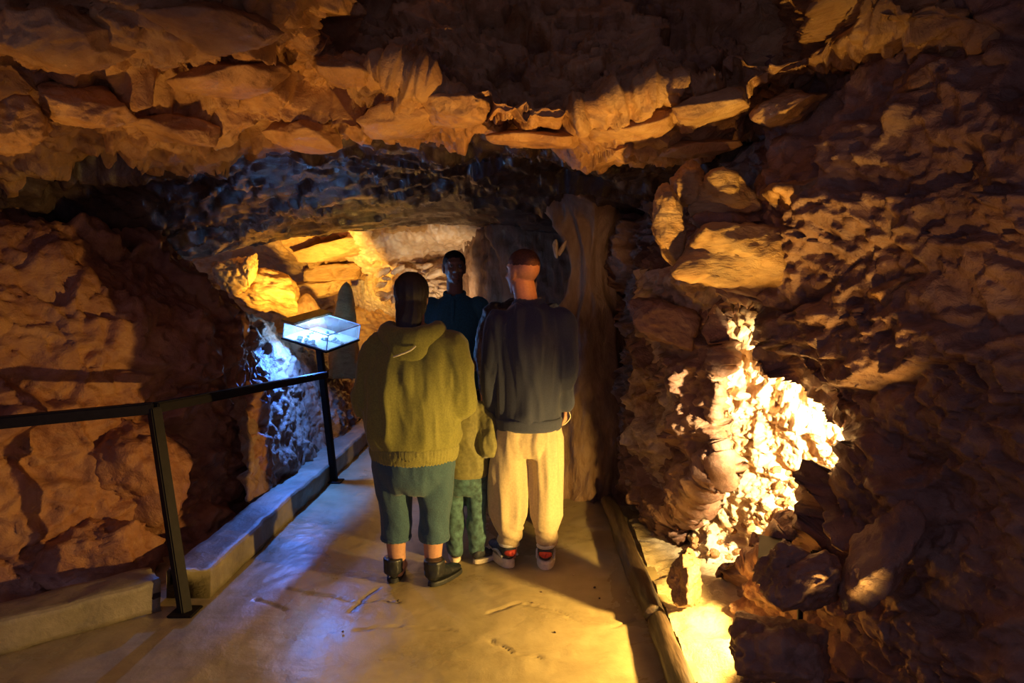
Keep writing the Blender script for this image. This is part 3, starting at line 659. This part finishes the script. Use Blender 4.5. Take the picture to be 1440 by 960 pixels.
def hand(w, d, nrm, k=1.0, curl=.5, thumb=1):
    """palm, four fingers and a thumb; w wrist, d pointing to the fingers, nrm out of the palm, thumb: side sign"""
    w, d, nrm = np.array(w, float), np.array(d, float), np.array(nrm, float); d /= np.linalg.norm(d); nrm -= d*(nrm@d); nrm /= np.linalg.norm(nrm); s = np.cross(d, nrm)*thumb
    pr = [tube([w-d*.02*k, w+d*.03*k, w+d*.085*k], np.array([[.026, .020], [.036, .016], [.038, .013]])*k, 14, side=s)]
    for i, L in enumerate((.070, .080, .074, .058)):
        b = w + d*.082*k + s*(.030-.020*i)*k; p = [b - d*.02*k, b]; cur = b; ang = 0
        for j, f in enumerate((.45, .32, .23)):
            ang += curl*(.55, .75, .5)[j]; dd = d*math.cos(ang) + nrm*math.sin(ang); cur = cur + dd*L*f*k; p.append(cur)
        pr.append(tube(p, np.array([.0095, .0095, .0088, .0082, .007])*k, 10, 13))
    b = w + d*.025*k + s*.024*k; t1 = b + (d*.6+s*.7+nrm*.25)*.034*k; t2 = t1 + (d*.85+s*.25+nrm*.4)*.030*k; t3 = t2 + (d*.9+nrm*.45)*.022*k
    pr.append(tube([b, t1, t2, t3], np.array([.014, .0115, .010, .008])*k, 10)); return pr
def fabric(name, col, rough=.85, bs=.25, scale=90, var=.18, sheen=.2): return plain(name, col, rough, 0, bs, scale, var, None, (1, 1, 1), sheen)
M['skin'] = plain('warm_skin', (.52, .27, .16), .5, 0, .08, 90, .10)
M['skin_dark'] = plain('brown_skin', (.30, .15, .09), .5, 0, .08, 90, .10)
M['hair'] = plain('dark_hair', (.018, .013, .012), .55, 0, .6, 60, .4, None, (6, 6, 1))
M['hair_red'] = plain('cropped_auburn_hair', (.10, .04, .022), .6, 0, .7, 160, .4)
M['eye'] = plain('eye_white', (.35, .33, .31), .2, 0, 0, 30, .03)
M['olive'] = fabric('olive_fleece', (.19, .18, .030), .8, .25, 120)
M['olive_rib'] = fabric('olive_ribbing', (.22, .205, .042), .8, .3, 160)
M['denim'] = fabric('blue_green_denim', (.035, .085, .115), .85, .4, 160, .25)
M['child_denim'] = fabric('teal_patterned_denim', (.06, .135, .135), .8, .5, 24, .55)
M['child_olive'] = fabric('khaki_green_jacket_cloth', (.20, .18, .055), .75, .35, 60)
M['navy'] = fabric('navy_knit', (.034, .040, .072), .9, .3, 160)
M['khaki'] = fabric('khaki_cotton', (.52, .40, .22), .85, .3, 90, .10)
M['teal'] = fabric('blue_teal_cotton', (.025, .15, .22), .85, .3, 90)
M['fuzzy'] = fabric('dark_fuzzy_fleece', (.045, .032, .034), .55, 1.0, 45, .6)
M['darkcloth'] = fabric('charcoal_cotton', (.02, .018, .022), .9, .3, 90)
M['black_leather'] = plain('black_leather', (.018, .020, .024), .35, 0, .3, 40)
M['black_rubber'] = plain('black_rubber', (.02, .02, .02), .6, 0, .3, 40)
M['cream_rubber'] = plain('cream_rubber', (.78, .66, .46), .55, 0, .2, 60, .08)
M['white_cord'] = plain('pale_cord', (.75, .68, .42), .7, 0, .3, 80, .1)
M['red_cloth'] = plain('red_mesh', (.60, .06, .03), .6, 0, .3, 90)
M['dark_mesh'] = plain('dark_grey_mesh', (.035, .037, .045), .6, 0, .4, 120)
M['grey_mesh'] = plain('light_grey_mesh', (.55, .52, .46), .6, 0, .4, 120)
def person(loc, rot, label, group=None):
    e = bpy.data.objects.new('person', None); C.objects.link(e); e.location = loc; e.rotation_euler = (0, 0, rot); return tag(e, label, 'person')
def shoe(par, heel, yaw, L, w, h, upper, sole_m, sole_h=.03, high=0.0, kind='plain'):
    """heel: ground point under the heel, yaw: 0 points away from the camera"""
    d = np.array([-math.sin(yaw), math.cos(yaw), 0]); s = np.array([math.cos(yaw), math.sin(yaw), 0]); b = np.array([heel[0], heel[1], 0.0])
    up = solid('shoe', [tube([b+d*L*t+np.array([0, 0, sole_h+z]) for t, z in ((.10, h*.52), (.3, h*.52), (.55, h*.36), (.8, h*.26), (.93, h*.22))], [(w*.40, h*.5), (w*.43, h*.5), (w*.46, h*.38), (w*.44, h*.28), (w*.34, h*.2)], 18, 26, side=s)] +
               [tube([b+d*L*.16+np.array([0, 0, sole_h+h*.4]), b+d*L*.16+np.array([0, 0, sole_h+h+high])], [(w*.40, L*.15), (w*.38, L*.14)] if kind != 'boot' else [(w*.58, L*.23), (w*.60, L*.235)], 18, 8, False, side=s)], upper, par, .006, 3, lambda p, n: n*(.002*fbm(p*40, 2, 3))[:, None])
    m = 40; th = np.linspace(0, 2*math.pi, m, endpoint=False)
    ux = np.cos(th); uy = np.sin(th); wid = w*.5*(1.0+.10*np.clip(ux, -1, 1)); out = []
    P = b[None]+d*(L*.52+L*.52*np.sign(ux)*np.abs(ux)**.8)[:, None] + s*(wid*np.sign(uy)*np.abs(uy)**.8)[:, None]
    lay = [(0.002, .93), (.006, 1.0), (sole_h*.8, 1.0), (sole_h*1.1, .94)]
    V = []; c = P.mean(0)
    for z, k in lay:
        q = c+(P-c)*k; q = q.copy(); q[:, 2] = z + (.010*np.clip((q-b)@d/L-.75, 0, 1)*2 if z < .004 else 0); V.append(q)
    V = np.vstack(V); f = [(i*m+j, i*m+(j+1) % m, (i+1)*m+(j+1) % m, (i+1)*m+j) for i in range(3) for j in range(m)] + [tuple(range(m))[::-1], tuple(3*m+j for j in range(m))]
    me = bpy.data.meshes.new('sole'); me.from_pydata([tuple(x) for x in V], [], f); me.materials.append(sole_m); link('sole', me, up)
    hz = b+np.array([0, 0, sole_h+h*.55]); 
    if kind == 'sneaker':
        solid('heel_tab', [tube([hz+d*L*.02-s*w*.2, hz+d*L*(-.035), hz+d*L*.02+s*w*.2], [.016, .018, .016], 12)], M['red_cloth'], up, .005, 2)
        solid('collar', [tube([hz+np.array([0, 0, h*.42])+d*L*.16+(-d*math.cos(t)*L*.16+s*math.sin(t)*w*.40) for t in np.linspace(-2.4, 2.4, 12)], [.010]*12, 10)], M['grey_mesh'], up, .005, 1)
        for k in (-1, 1): solid('side_stripe', [tube([b+d*L*t+s*k*w*(.44+.04*t)+np.array([0, 0, sole_h+z]) for t, z in ((.08, h*.25), (.3, h*.42), (.55, h*.2))], [.008, .009, .007], 10)], M['grey_mesh'], up, .005, 1)
    elif kind == 'boot':
        solid('zip', [tube([hz+d*L*.0-s*w*.16+np.array([0, 0, -h*.3]), hz-s*w*.16-d*L*.01+np.array([0, 0, h*.5])], [.004, .004], 8)], M['grey_mesh'], up, .003, 1)
    elif kind == 'skate':
        for t in (.5, .58, .66): solid('lace', [tube([b+d*L*t-s*w*.25+np.array([0, 0, sole_h+h*(.95-.75*(t-.3))]), b+d*L*t+np.array([0, 0, sole_h+h*(1.02-.75*(t-.3))]), b+d*L*t+s*w*.25+np.array([0, 0, sole_h+h*(.95-.75*(t-.3))])], [.004]*3, 8)], M['white_cord'], up, .003, 1)
    return up
def limb(a, b, c, r): return tube([a, (np.array(a)+np.array(b))/2, b, (np.array(b)+np.array(c))/2, c], r)

# --- woman in the olive hoodie (seen from behind)
W = person((-.64, 3.50, 0), 0, 'person in olive green hoodie and cropped denim trousers, seen from behind')
hc = (-.005, .015, 1.505)
body = head(hc, -.06, 1.0) + [tube([(0, 0, 1.25), (0, .0, 1.34), (0, .01, 1.45)], [.07, .062, .060]), rings([(.62, .17, .14), (.8, .20, .16), (1.0, .20, .16), (1.2, .19, .14), (1.3, .08, .08)])]
for k in (-1, 1):
    body += [limb((.17*k, 0, 1.24), (.225*k, -.01, .95), (.13*k, .24, .97), [.055, .055, .05, .042, .032])] + hand((.12*k, .25, .975), (-.5*k, .8, .1), (-.9*k, -.4, 0), .95, .7, k)
    body += [tube([(.10*k, 0, .70), (.105*k, 0, .45), (.10*k, .0, .30), (.098*k-.004, 0, .18), (.094*k, .0, .09)], [.10, .075, .062, .050, .044])]
    body += [tube([(.094*k, .0, .05), (.094*k+.03*(k > 0), .13, .035)], [.032, .028])]
solid('body', body, M['skin'], W, .0065, 3, sockets(hc, -.06, 1)); eyes(hc, -.06, 1, W)
hb = [ell((hc[0], hc[1]-.022, hc[2]+.030), (.089, .102, .098)), ell((hc[0], hc[1]-.035, hc[2]-.045), (.078, .070, .075)), tube([(hc[0], -.055, 1.46), (hc[0], -.085, 1.38), (hc[0], -.10, 1.30)], [(.068, .05), (.062, .045), (.045, .03)])]
solid('hair', hb, M['hair'], W, .007, 4, lambda p, n: n*(.004*ridged(p*np.array([30, 30, 4]), 2, 4))[:, None])
hd = [rings([(.70, .205, .165), (.72, .225, .182), (.78, .245, .198), (.9, .258, .20), (1.05, .262, .195), (1.16, .252, .18), (1.25, .21, .15), (1.31, .15, .12), (1.36, .095, .095)])]
for k in (-1, 1):
    hd += [tube([(.165*k, 0, 1.235), (.205*k, -.015, 1.10), (.232*k, -.02, .945), (.20*k, .10, .93), (.14*k, .22, .96)], [.10, .092, .080, .066, .050])]
hoodie = solid('hoodie', hd, M['olive'], W, .009, 5, fade(folds(.026, 8, (8, 8, 2.4), 1.1), .70, .10))
hood = solid('hood', [tube([(-.125, .03, 1.335), (-.11, -.06, 1.315), (0, -.13, 1.285), (.11, -.06, 1.315), (.125, .03, 1.335)], [(.05, .045), (.055, .05), (.075, .055), (.055, .05), (.05, .045)], 18, 30, side=(0, 0, 1)), ell((0, -.135, 1.245), (.10, .04, .075))], M['olive'], hoodie, .009, 5, folds(.006, 12, (10, 10, 8)))
solid('hem_band', [rings([(.655, .214, .172), (.665, .224, .182), (.70, .233, .191), (.735, .235, .193), (.75, .226, .184)])], M['olive_rib'], hoodie, .009, 2, lambda p, n: n*(.0025*np.sin(np.arctan2(p[:, 1], p[:, 0])*70))[:, None])
solid('drawstring', [tube([(-.06, -.198, 1.215), (-.03, -.205, 1.225), (.02, -.195, 1.245), (.045, -.185, 1.265)], [.005]*4, 8)], M['white_cord'], hood, .003, 1)
tr = [rings([(.50, .15, .13), (.56, .195, .16), (.66, .215, .175), (.80, .20, .165)])]
for k, xo in ((-1, 0), (1, 0)):
    tr += [tube([(.112*k, 0, .64), (.108*k, 0, .50), (.106*k, .005, .40), (.102*k, .0, .30), (.102*k, 0, .235)], [(.105, .12), (.098, .108), (.088, .092), (.080, .082), (.080, .082)], 24, 30, False)]
solid('trousers', tr, M['denim'], W, .009, 4, folds(.010, 31, (8, 8, 5), 1.0))
for k in (-1, 1): solid('cuff', [tube([(.102*k, 0, .228), (.102*k, 0, .25)], [(.083, .085), (.083, .085)], 28, 6, False)], M['denim'], W, .006, 1)
shoe(W, (-.112, -.055), .06, .245, .090, .075, M['black_leather'], M['black_rubber'], .025, .035, 'boot')
shoe(W, (.088, -.085), -.55, .245, .090, .075, M['black_leather'], M['black_rubber'], .025, .04, 'boot')

# --- man in navy pullover and khaki trousers
Mn = person((-.045, 3.72, 0), 0, 'person in navy pullover and baggy khaki trousers, seen from behind, head turned left')
hc = (-.035, .015, 1.635); ha = .75
body = head(hc, ha, 1.04) + [tube([(0, -.015, 1.36), (-.01, -.01, 1.46), (-.025, .0, 1.56)], [.075, .064, .063]), rings([(.75, .11, .085), (.95, .12, .085), (1.2, .13, .085), (1.38, .12, .08), (1.44, .07, .07)])]
body += [limb((-.17, 0, 1.37), (-.205, -.01, 1.10), (-.205, .035, .86), [.05, .05, .044, .038, .029])] + hand((-.206, .035, .845), (-.10, -.35, -1), (.8, 0, .1), 1.0, .75, -1)
body += [limb((.17, 0, 1.37), (.205, -.01, 1.12), (.195, .06, .92), [.05, .05, .044, .038, .029])] + hand((.194, .065, .905), (.06, .35, -.9), (-.9, -.3, 0), 1.0, 1.0, -1)
for k in (-1, 1): body += [tube([(.085*k, 0, .80), (.10*k, 0, .45), (.10*k, 0, .10)], [.085, .058, .04]), tube([(.10*k, 0, .06), (.10*k, .15, .045)], [.035, .03])]
solid('body', body, M['skin'], Mn, .0065, 3, sockets(hc, ha, 1)); eyes(hc, ha, 1.04, Mn)
g = lambda x, y, z: yawp((x, y, z), hc, ha)
solid('hair', [ell(g(0, -.014, .047), (.079, .099, .082), ha)], M['hair_red'], Mn, .007, 2, lambda p, n: n*(.0015*fbm(p*90, 2, 4))[:, None])
pv = [rings([(.80, .178, .132), (.83, .182, .136), (.95, .176, .13), (1.1, .180, .13), (1.25, .195, .13), (1.36, .19, .115), (1.42, .145, .10), (1.465, .085, .085)])]
pv += [tube([(-.165, 0, 1.365), (-.19, -.01, 1.25), (-.205, -.012, 1.10), (-.207, .01, .97), (-.205, .034, .86)], [.076, .066, .058, .05, .042])]
pv += [tube([(.165, 0, 1.365), (.19, -.01, 1.25), (.205, -.012, 1.12), (.2, .025, 1.0), (.195, .058, .91)], [.076, .064, .055, .047, .040])]
pfold = folds(.026, 44, (9, 9, 2.2), .9)
pull = solid('pullover', pv, M['navy'], Mn, .008, 5, lambda p, n: pfold(p, n)*np.clip((p[:, 2]-.80)/.08, .12, 1)[:, None])
solid('hem_band', [rings([(.775, .172, .128), (.785, .182, .137), (.81, .186, .140), (.835, .187, .141), (.845, .182, .136)])], M['navy'], pull, .007, 2)
solid('collar', [rings([(1.445, .088, .088), (1.46, .084, .085), (1.485, .074, .076, -.008), (1.49, .068, .07, -.008)])], M['navy'], pull, .007, 1)
kt = [rings([(.62, .13, .11), (.70, .165, .132), (.78, .165, .122), (.85, .135, .095)])]
kt += [tube([(-.088, 0, .72), (-.100, 0, .58), (-.103, .005, .42), (-.10, .0, .30), (-.098, 0, .20), (-.105, .01, .16)], [(.098, .11), (.098, .11), (.090, .10), (.082, .088), (.070, .075), (.066, .072)], 24, 34)]
kt += [tube([(.085, 0, .72), (.092, 0, .58), (.092, .005, .42), (.092, .0, .30), (.102, 0, .20), (.104, .01, .16)], [(.092, .11), (.086, .11), (.078, .095), (.072, .085), (.066, .075), (.062, .072)], 24, 34)]
ft = folds(.025, 52, (11, 11, 1.2), .5); fb = folds(.010, 57, (5, 5, 26), .3)
def kf(p, n):
    k = np.clip((.30-p[:, 2])/.10, 0, 1)[:, None]; return ft(p, n)*(1-k)+fb(p, n)*k
solid('trousers', kt, M['khaki'], Mn, .008, 4, kf)
shoe(Mn, (-.095, -.055), .42, .285, .105, .085, M['dark_mesh'], M['cream_rubber'], .048, .0, 'sneaker')
shoe(Mn, (.095, -.075), -.04, .285, .105, .085, M['dark_mesh'], M['cream_rubber'], .048, .0, 'sneaker')
o = solid('wrist_strap', [tube([(.225, .08, .865), (.235, .075, .83), (.215, .07, .80), (.19, .068, .785), (.195, .085, .82)], [.0035]*5, 8)], M['white_cord'], Mn, .003, 1)

# --- child holding hands
K = person((-.400, 3.76, 0), 0, 'child in khaki green jacket and teal jeans behind the olive hoodie, holding a hand')
hc = (-.03, .02, 1.05)
body = head(hc, .1, .86) + [tube([(0, 0, .88), (-.01, .0, .93), (-.02, .01, .99)], [.05, .045, .043]), rings([(.48, .10, .08), (.6, .11, .085), (.78, .115, .085), (.88, .09, .07), (.92, .05, .05)])]
body += [limb((.105, 0, .865), (.135, -.09, .73), (.125, -.07, .69), [.036, .036, .032, .028, .022])] + hand((.127, -.06, .70), (.12, .5, .5), (.9, -.2, 0), .62, .6, -1)
body += [limb((-.105, 0, .865), (-.145, -.01, .70), (-.11, .10, .60), [.036, .036, .032, .028, .022])] + hand((-.108, .11, .59), (.2, .7, -.5), (.8, 0, .3), .62, .5, 1)
for k in (-1, 1): body += [tube([(.055*k, 0, .52), (.058*k, 0, .30), (.06*k, 0, .07)], [.058, .042, .03]), tube([(.06*k, 0, .04), (.06*k, .09, .03)], [.025, .022])]
solid('body', body, M['skin'], K, .006, 3, sockets(hc, .1, .86)); eyes(hc, .1, .86, K)
solid('hair', [ell((hc[0], hc[1]-.016, hc[2]+.030), (.075, .088, .082)), ell((hc[0], hc[1]-.03, hc[2]-.02), (.066, .062, .06))], M['hair'], K, .007, 3)
jk = [rings([(.50, .125, .105), (.54, .14, .115), (.65, .145, .115), (.78, .14, .11), (.87, .115, .09), (.93, .06, .06)])]
jk += [tube([(.095, 0, .86), (.125, -.045, .79), (.140, -.09, .715), (.142, -.09, .665), (.128, -.07, .685)], [.062, .060, .056, .05, .036])]
jk += [tube([(-.10, 0, .86), (-.135, -.01, .78), (-.145, -.01, .70), (-.12, .06, .63)], [.06, .056, .05, .036])]
solid('jacket', jk, M['child_olive'], K, .007, 3, fade(folds(.013, 71, (10, 10, 8), .5), .50, .08))
cj = [rings([(.40, .09, .085), (.46, .125, .10), (.56, .12, .10)])]
for k in (-1, 1): cj += [tube([(.06*k, 0, .46), (.062*k, 0, .30), (.062*k, .0, .16), (.062*k, .005, .075)], [(.062, .07), (.056, .06), (.05, .054), (.05, .052)], 20, 26)]
solid('jeans', cj, M['child_denim'], K, .007, 3, folds(.007, 77, (12, 12, 12), .5))
shoe(K, (-.055, -.035), .15, .20, .075, .055, M['dark_mesh'], M['cream_rubber'], .026, .0, 'skate')
shoe(K, (.05, -.04), -.75, .205, .075, .055, M['dark_mesh'], M['cream_rubber'], .026, .0, 'skate')

# --- person facing the camera in the blue shirt
G = person((-.60, 4.98, 0), math.pi, 'person in blue teal shirt facing the visitors, dark against the pale calcite')
hc = (0, .015, 1.665)
body = head(hc, .25, 1.0) + [tube([(0, -.01, 1.40), (0, 0, 1.48), (0, .0, 1.58)], [.07, .06, .058]), rings([(.78, .15, .11), (1.0, .15, .11), (1.25, .165, .11), (1.42, .13, .09), (1.47, .07, .07)])]
for k in (-1, 1):
    body += [limb((.175*k, 0, 1.40), (.215*k, -.02, 1.13), (.16*k, .16, .98), [.05, .05, .044, .038, .029])] + hand((.155*k, .17, .975), (-.5*k, .8, -.1), (-.5*k, -.5, -.5), 1.0, .6, k)
    body += [tube([(.09*k, 0, .82), (.10*k, 0, .46), (.10*k, 0, .09)], [.085, .058, .04]), tube([(.10*k, 0, .06), (.10*k, .15, .045)], [.035, .03])]
solid('body', body, M['skin_dark'], G, .0065, 3, sockets(hc, .25, 1)); eyes(hc, .25, 1, G)
solid('hair', [ell((hc[0]+.004, hc[1]-.018, hc[2]+.042), (.083, .096, .084), .25)], M['hair'], G, .007, 2, lambda p, n: n*(.003*fbm(p*60, 2, 4))[:, None])
ts = [rings([(.80, .18, .13), (.95, .178, .13), (1.15, .19, .13), (1.32, .20, .125), (1.41, .165, .105), (1.465, .085, .085)])]
for k in (-1, 1): ts += [tube([(.17*k, 0, 1.385), (.2*k, -.01, 1.27), (.215*k, -.018, 1.14)], [.078, .07, .064])]
sh = solid('shirt', ts, M['teal'], G, .008, 4, folds(.007, 83, (9, 9, 2.4), .7))
solid('collar', [tube([(.075*math.sin(t), .075*math.cos(t)+.005, 1.475-.018*math.cos(t)) for t in np.linspace(.25, 2*math.pi-.25, 16)], [(.022, .009)]*16, 12, 40, side=(0, 0, 1))], M['teal'], sh, .006, 1)
solid('placket', [tube([(0, .118, 1.44), (0, .128, 1.36), (0, .134, 1.28)], [(.014, .006)]*3, 10)], M['teal'], sh, .005, 1)
gt = [rings([(.66, .14, .11), (.76, .165, .13), (.86, .165, .125)])]
for k in (-1, 1): gt += [tube([(.09*k, 0, .74), (.10*k, 0, .45), (.10*k, 0, .10)], [.095, .075, .062], 20, 26)]
solid('trousers', gt, M['darkcloth'], G, .009, 4, folds(.006, 87, (8, 8, 3)))
for k in (-1, 1): shoe(G, (.10*k, -.06), -.12*k, .28, .10, .08, M['black_leather'], M['black_rubber'], .03)

# --- person in the dark fuzzy jacket, mostly hidden
H_ = person((-.085, 4.42, 0), 0, 'person in dark fuzzy jacket mostly hidden in front of the navy pullover')
hc = (.0, .06, 1.575)
body = head(hc, 0, .98) + [tube([(0, 0, 1.36), (0, .02, 1.44), (0, .045, 1.51)], [.07, .06, .058]), rings([(.76, .15, .11), (1.0, .155, .11), (1.25, .17, .11), (1.38, .14, .09), (1.43, .07, .07)])]
body += [limb((-.18, 0, 1.37), (-.24, -.02, 1.08), (-.22, .05, .84), [.05, .05, .044, .038, .029])] + hand((-.22, .055, .83), (0, .2, -1), (1, 0, 0), 1.0, .5, -1)
body += [limb((.18, 0, 1.37), (.25, .0, 1.10), (.285, .17, 1.19), [.05, .05, .044, .038, .029])] + hand((.29, .175, 1.195), (.12, .15, .4), (-1, .3, 0), .95, .9, -1)
for k in (-1, 1): body += [tube([(.09*k, 0, .80), (.10*k, 0, .45), (.10*k, 0, .09)], [.085, .058, .04]), tube([(.10*k, 0, .06), (.10*k, .15, .045)], [.035, .03])]
solid('body', body, M['skin'], H_, .0065, 3, sockets(hc, 0, 1)); eyes(hc, 0, .98, H_)
solid('hair', [ell((hc[0], hc[1]-.02, hc[2]+.035), (.08, .094, .086)), ell((hc[0], hc[1]-.035, hc[2]-.02), (.07, .062, .06))], M['hair'], H_, .007, 2)
fj = [rings([(.70, .20, .15), (.85, .205, .155), (1.05, .21, .155), (1.25, .225, .155), (1.38, .215, .13), (1.44, .15, .11), (1.48, .085, .085)])]
fj += [tube([(-.185, 0, 1.375), (-.225, -.01, 1.24), (-.245, -.015, 1.08), (-.23, .04, .88)], [.085, .078, .07, .055]), tube([(.185, 0, 1.375), (.225, 0, 1.24), (.25, .0, 1.12), (.28, .14, 1.175)], [.085, .076, .066, .05])]
solid('jacket', fj, M['fuzzy'], H_, .008, 2, lambda p, n: n*(.006*ridged(p*np.array([26, 26, 16]), 3, 9)+.008*fbm(p*7, 2, 3))[:, None])
gt = [rings([(.62, .14, .11), (.72, .165, .13), (.82, .165, .125)])]
for k in (-1, 1): gt += [tube([(.09*k, 0, .70), (.10*k, 0, .45), (.10*k, 0, .10)], [.095, .078, .068], 20, 26)]
solid('trousers', gt, M['darkcloth'], H_, .009, 4, folds(.006, 89, (8, 8, 3)))
for k in (-1, 1): shoe(H_, (.10*k, -.06), -.35*k, .28, .10, .08, M['black_leather'], M['black_rubber'], .03)

G.scale = (1.02, 1.02, 1.02)

# ------------------------------------------------------------------ large broken slabs of the right wall
def slab(name, pts, D, depth, mat, parent, seed, lean=0.0, lab=None):
    """flat-faced slab: outline at distance D, going back into the wall"""
    cy = sum(q[1] for q in pts)/len(pts); n = len(pts)
    rg = np.random.RandomState(seed); fr = [at(x, y, D+lean*(y-cy)+rg.uniform(-.02, .10)) for x, y in pts]; bk = [np.array(q)+np.array([.10, depth, .02]) for q in fr]
    V = np.array(fr+bk); c0 = np.mean(fr, 0)+np.array([-.02, -.05, -.01]); V = np.vstack([V, c0]); f = [(i, (i+1) % n, 2*n) for i in range(n)] + [tuple(range(2*n-1, n-1, -1))] + [(i, n+i, n+(i+1) % n, (i+1) % n) for i in range(n)]
    o = solid(name, [(V, f)], mat, parent, .010, 1, lambda p, nn: nn*(.022*fbm(p*5, 4, seed)+.007*ridged(p*np.array([14, 14, 22]), 4, seed+2))[:, None])
    if lab: o['label'] = lab
    return o
slab('rock_slab', [(972, 296), (983, 270), (1006, 240), (1036, 243), (1060, 268), (1090, 288), (1050, 300), (1000, 305)], 3.02, .4, S, wall_right, 3, .0012, 'smooth tan slab at the top of the right wall')
slab('rock_slab', [(950, 384), (968, 350), (992, 320), (1060, 317), (1130, 324), (1190, 340), (1196, 372), (1150, 392), (1060, 398), (990, 394)], 2.92, .45, S, wall_right, 5, .0010, 'long tan slab below the smooth one on the right wall')
slab('rock_slab', [(970, 306), (1060, 292), (1130, 300), (1196, 324), (1110, 320), (990, 318)], 3.04, .4, B_, wall_right, 7)
slab('rock_slab', [(1085, 262), (1150, 250), (1240, 282), (1330, 316), (1345, 340), (1210, 336), (1120, 306)], 2.80, .4, R_, wall_right, 9, .0010)
slab('rock_slab', [(1232, 412), (1300, 376), (1360, 366), (1404, 398), (1398, 436), (1300, 446), (1245, 436)], 2.52, .4, R_, wall_right, 11, .0010)
slab('rock_slab', [(1180, 200), (1260, 196), (1400, 215), (1440, 260), (1350, 280), (1240, 250)], 2.80, .4, B_, wall_right, 13, .0010)
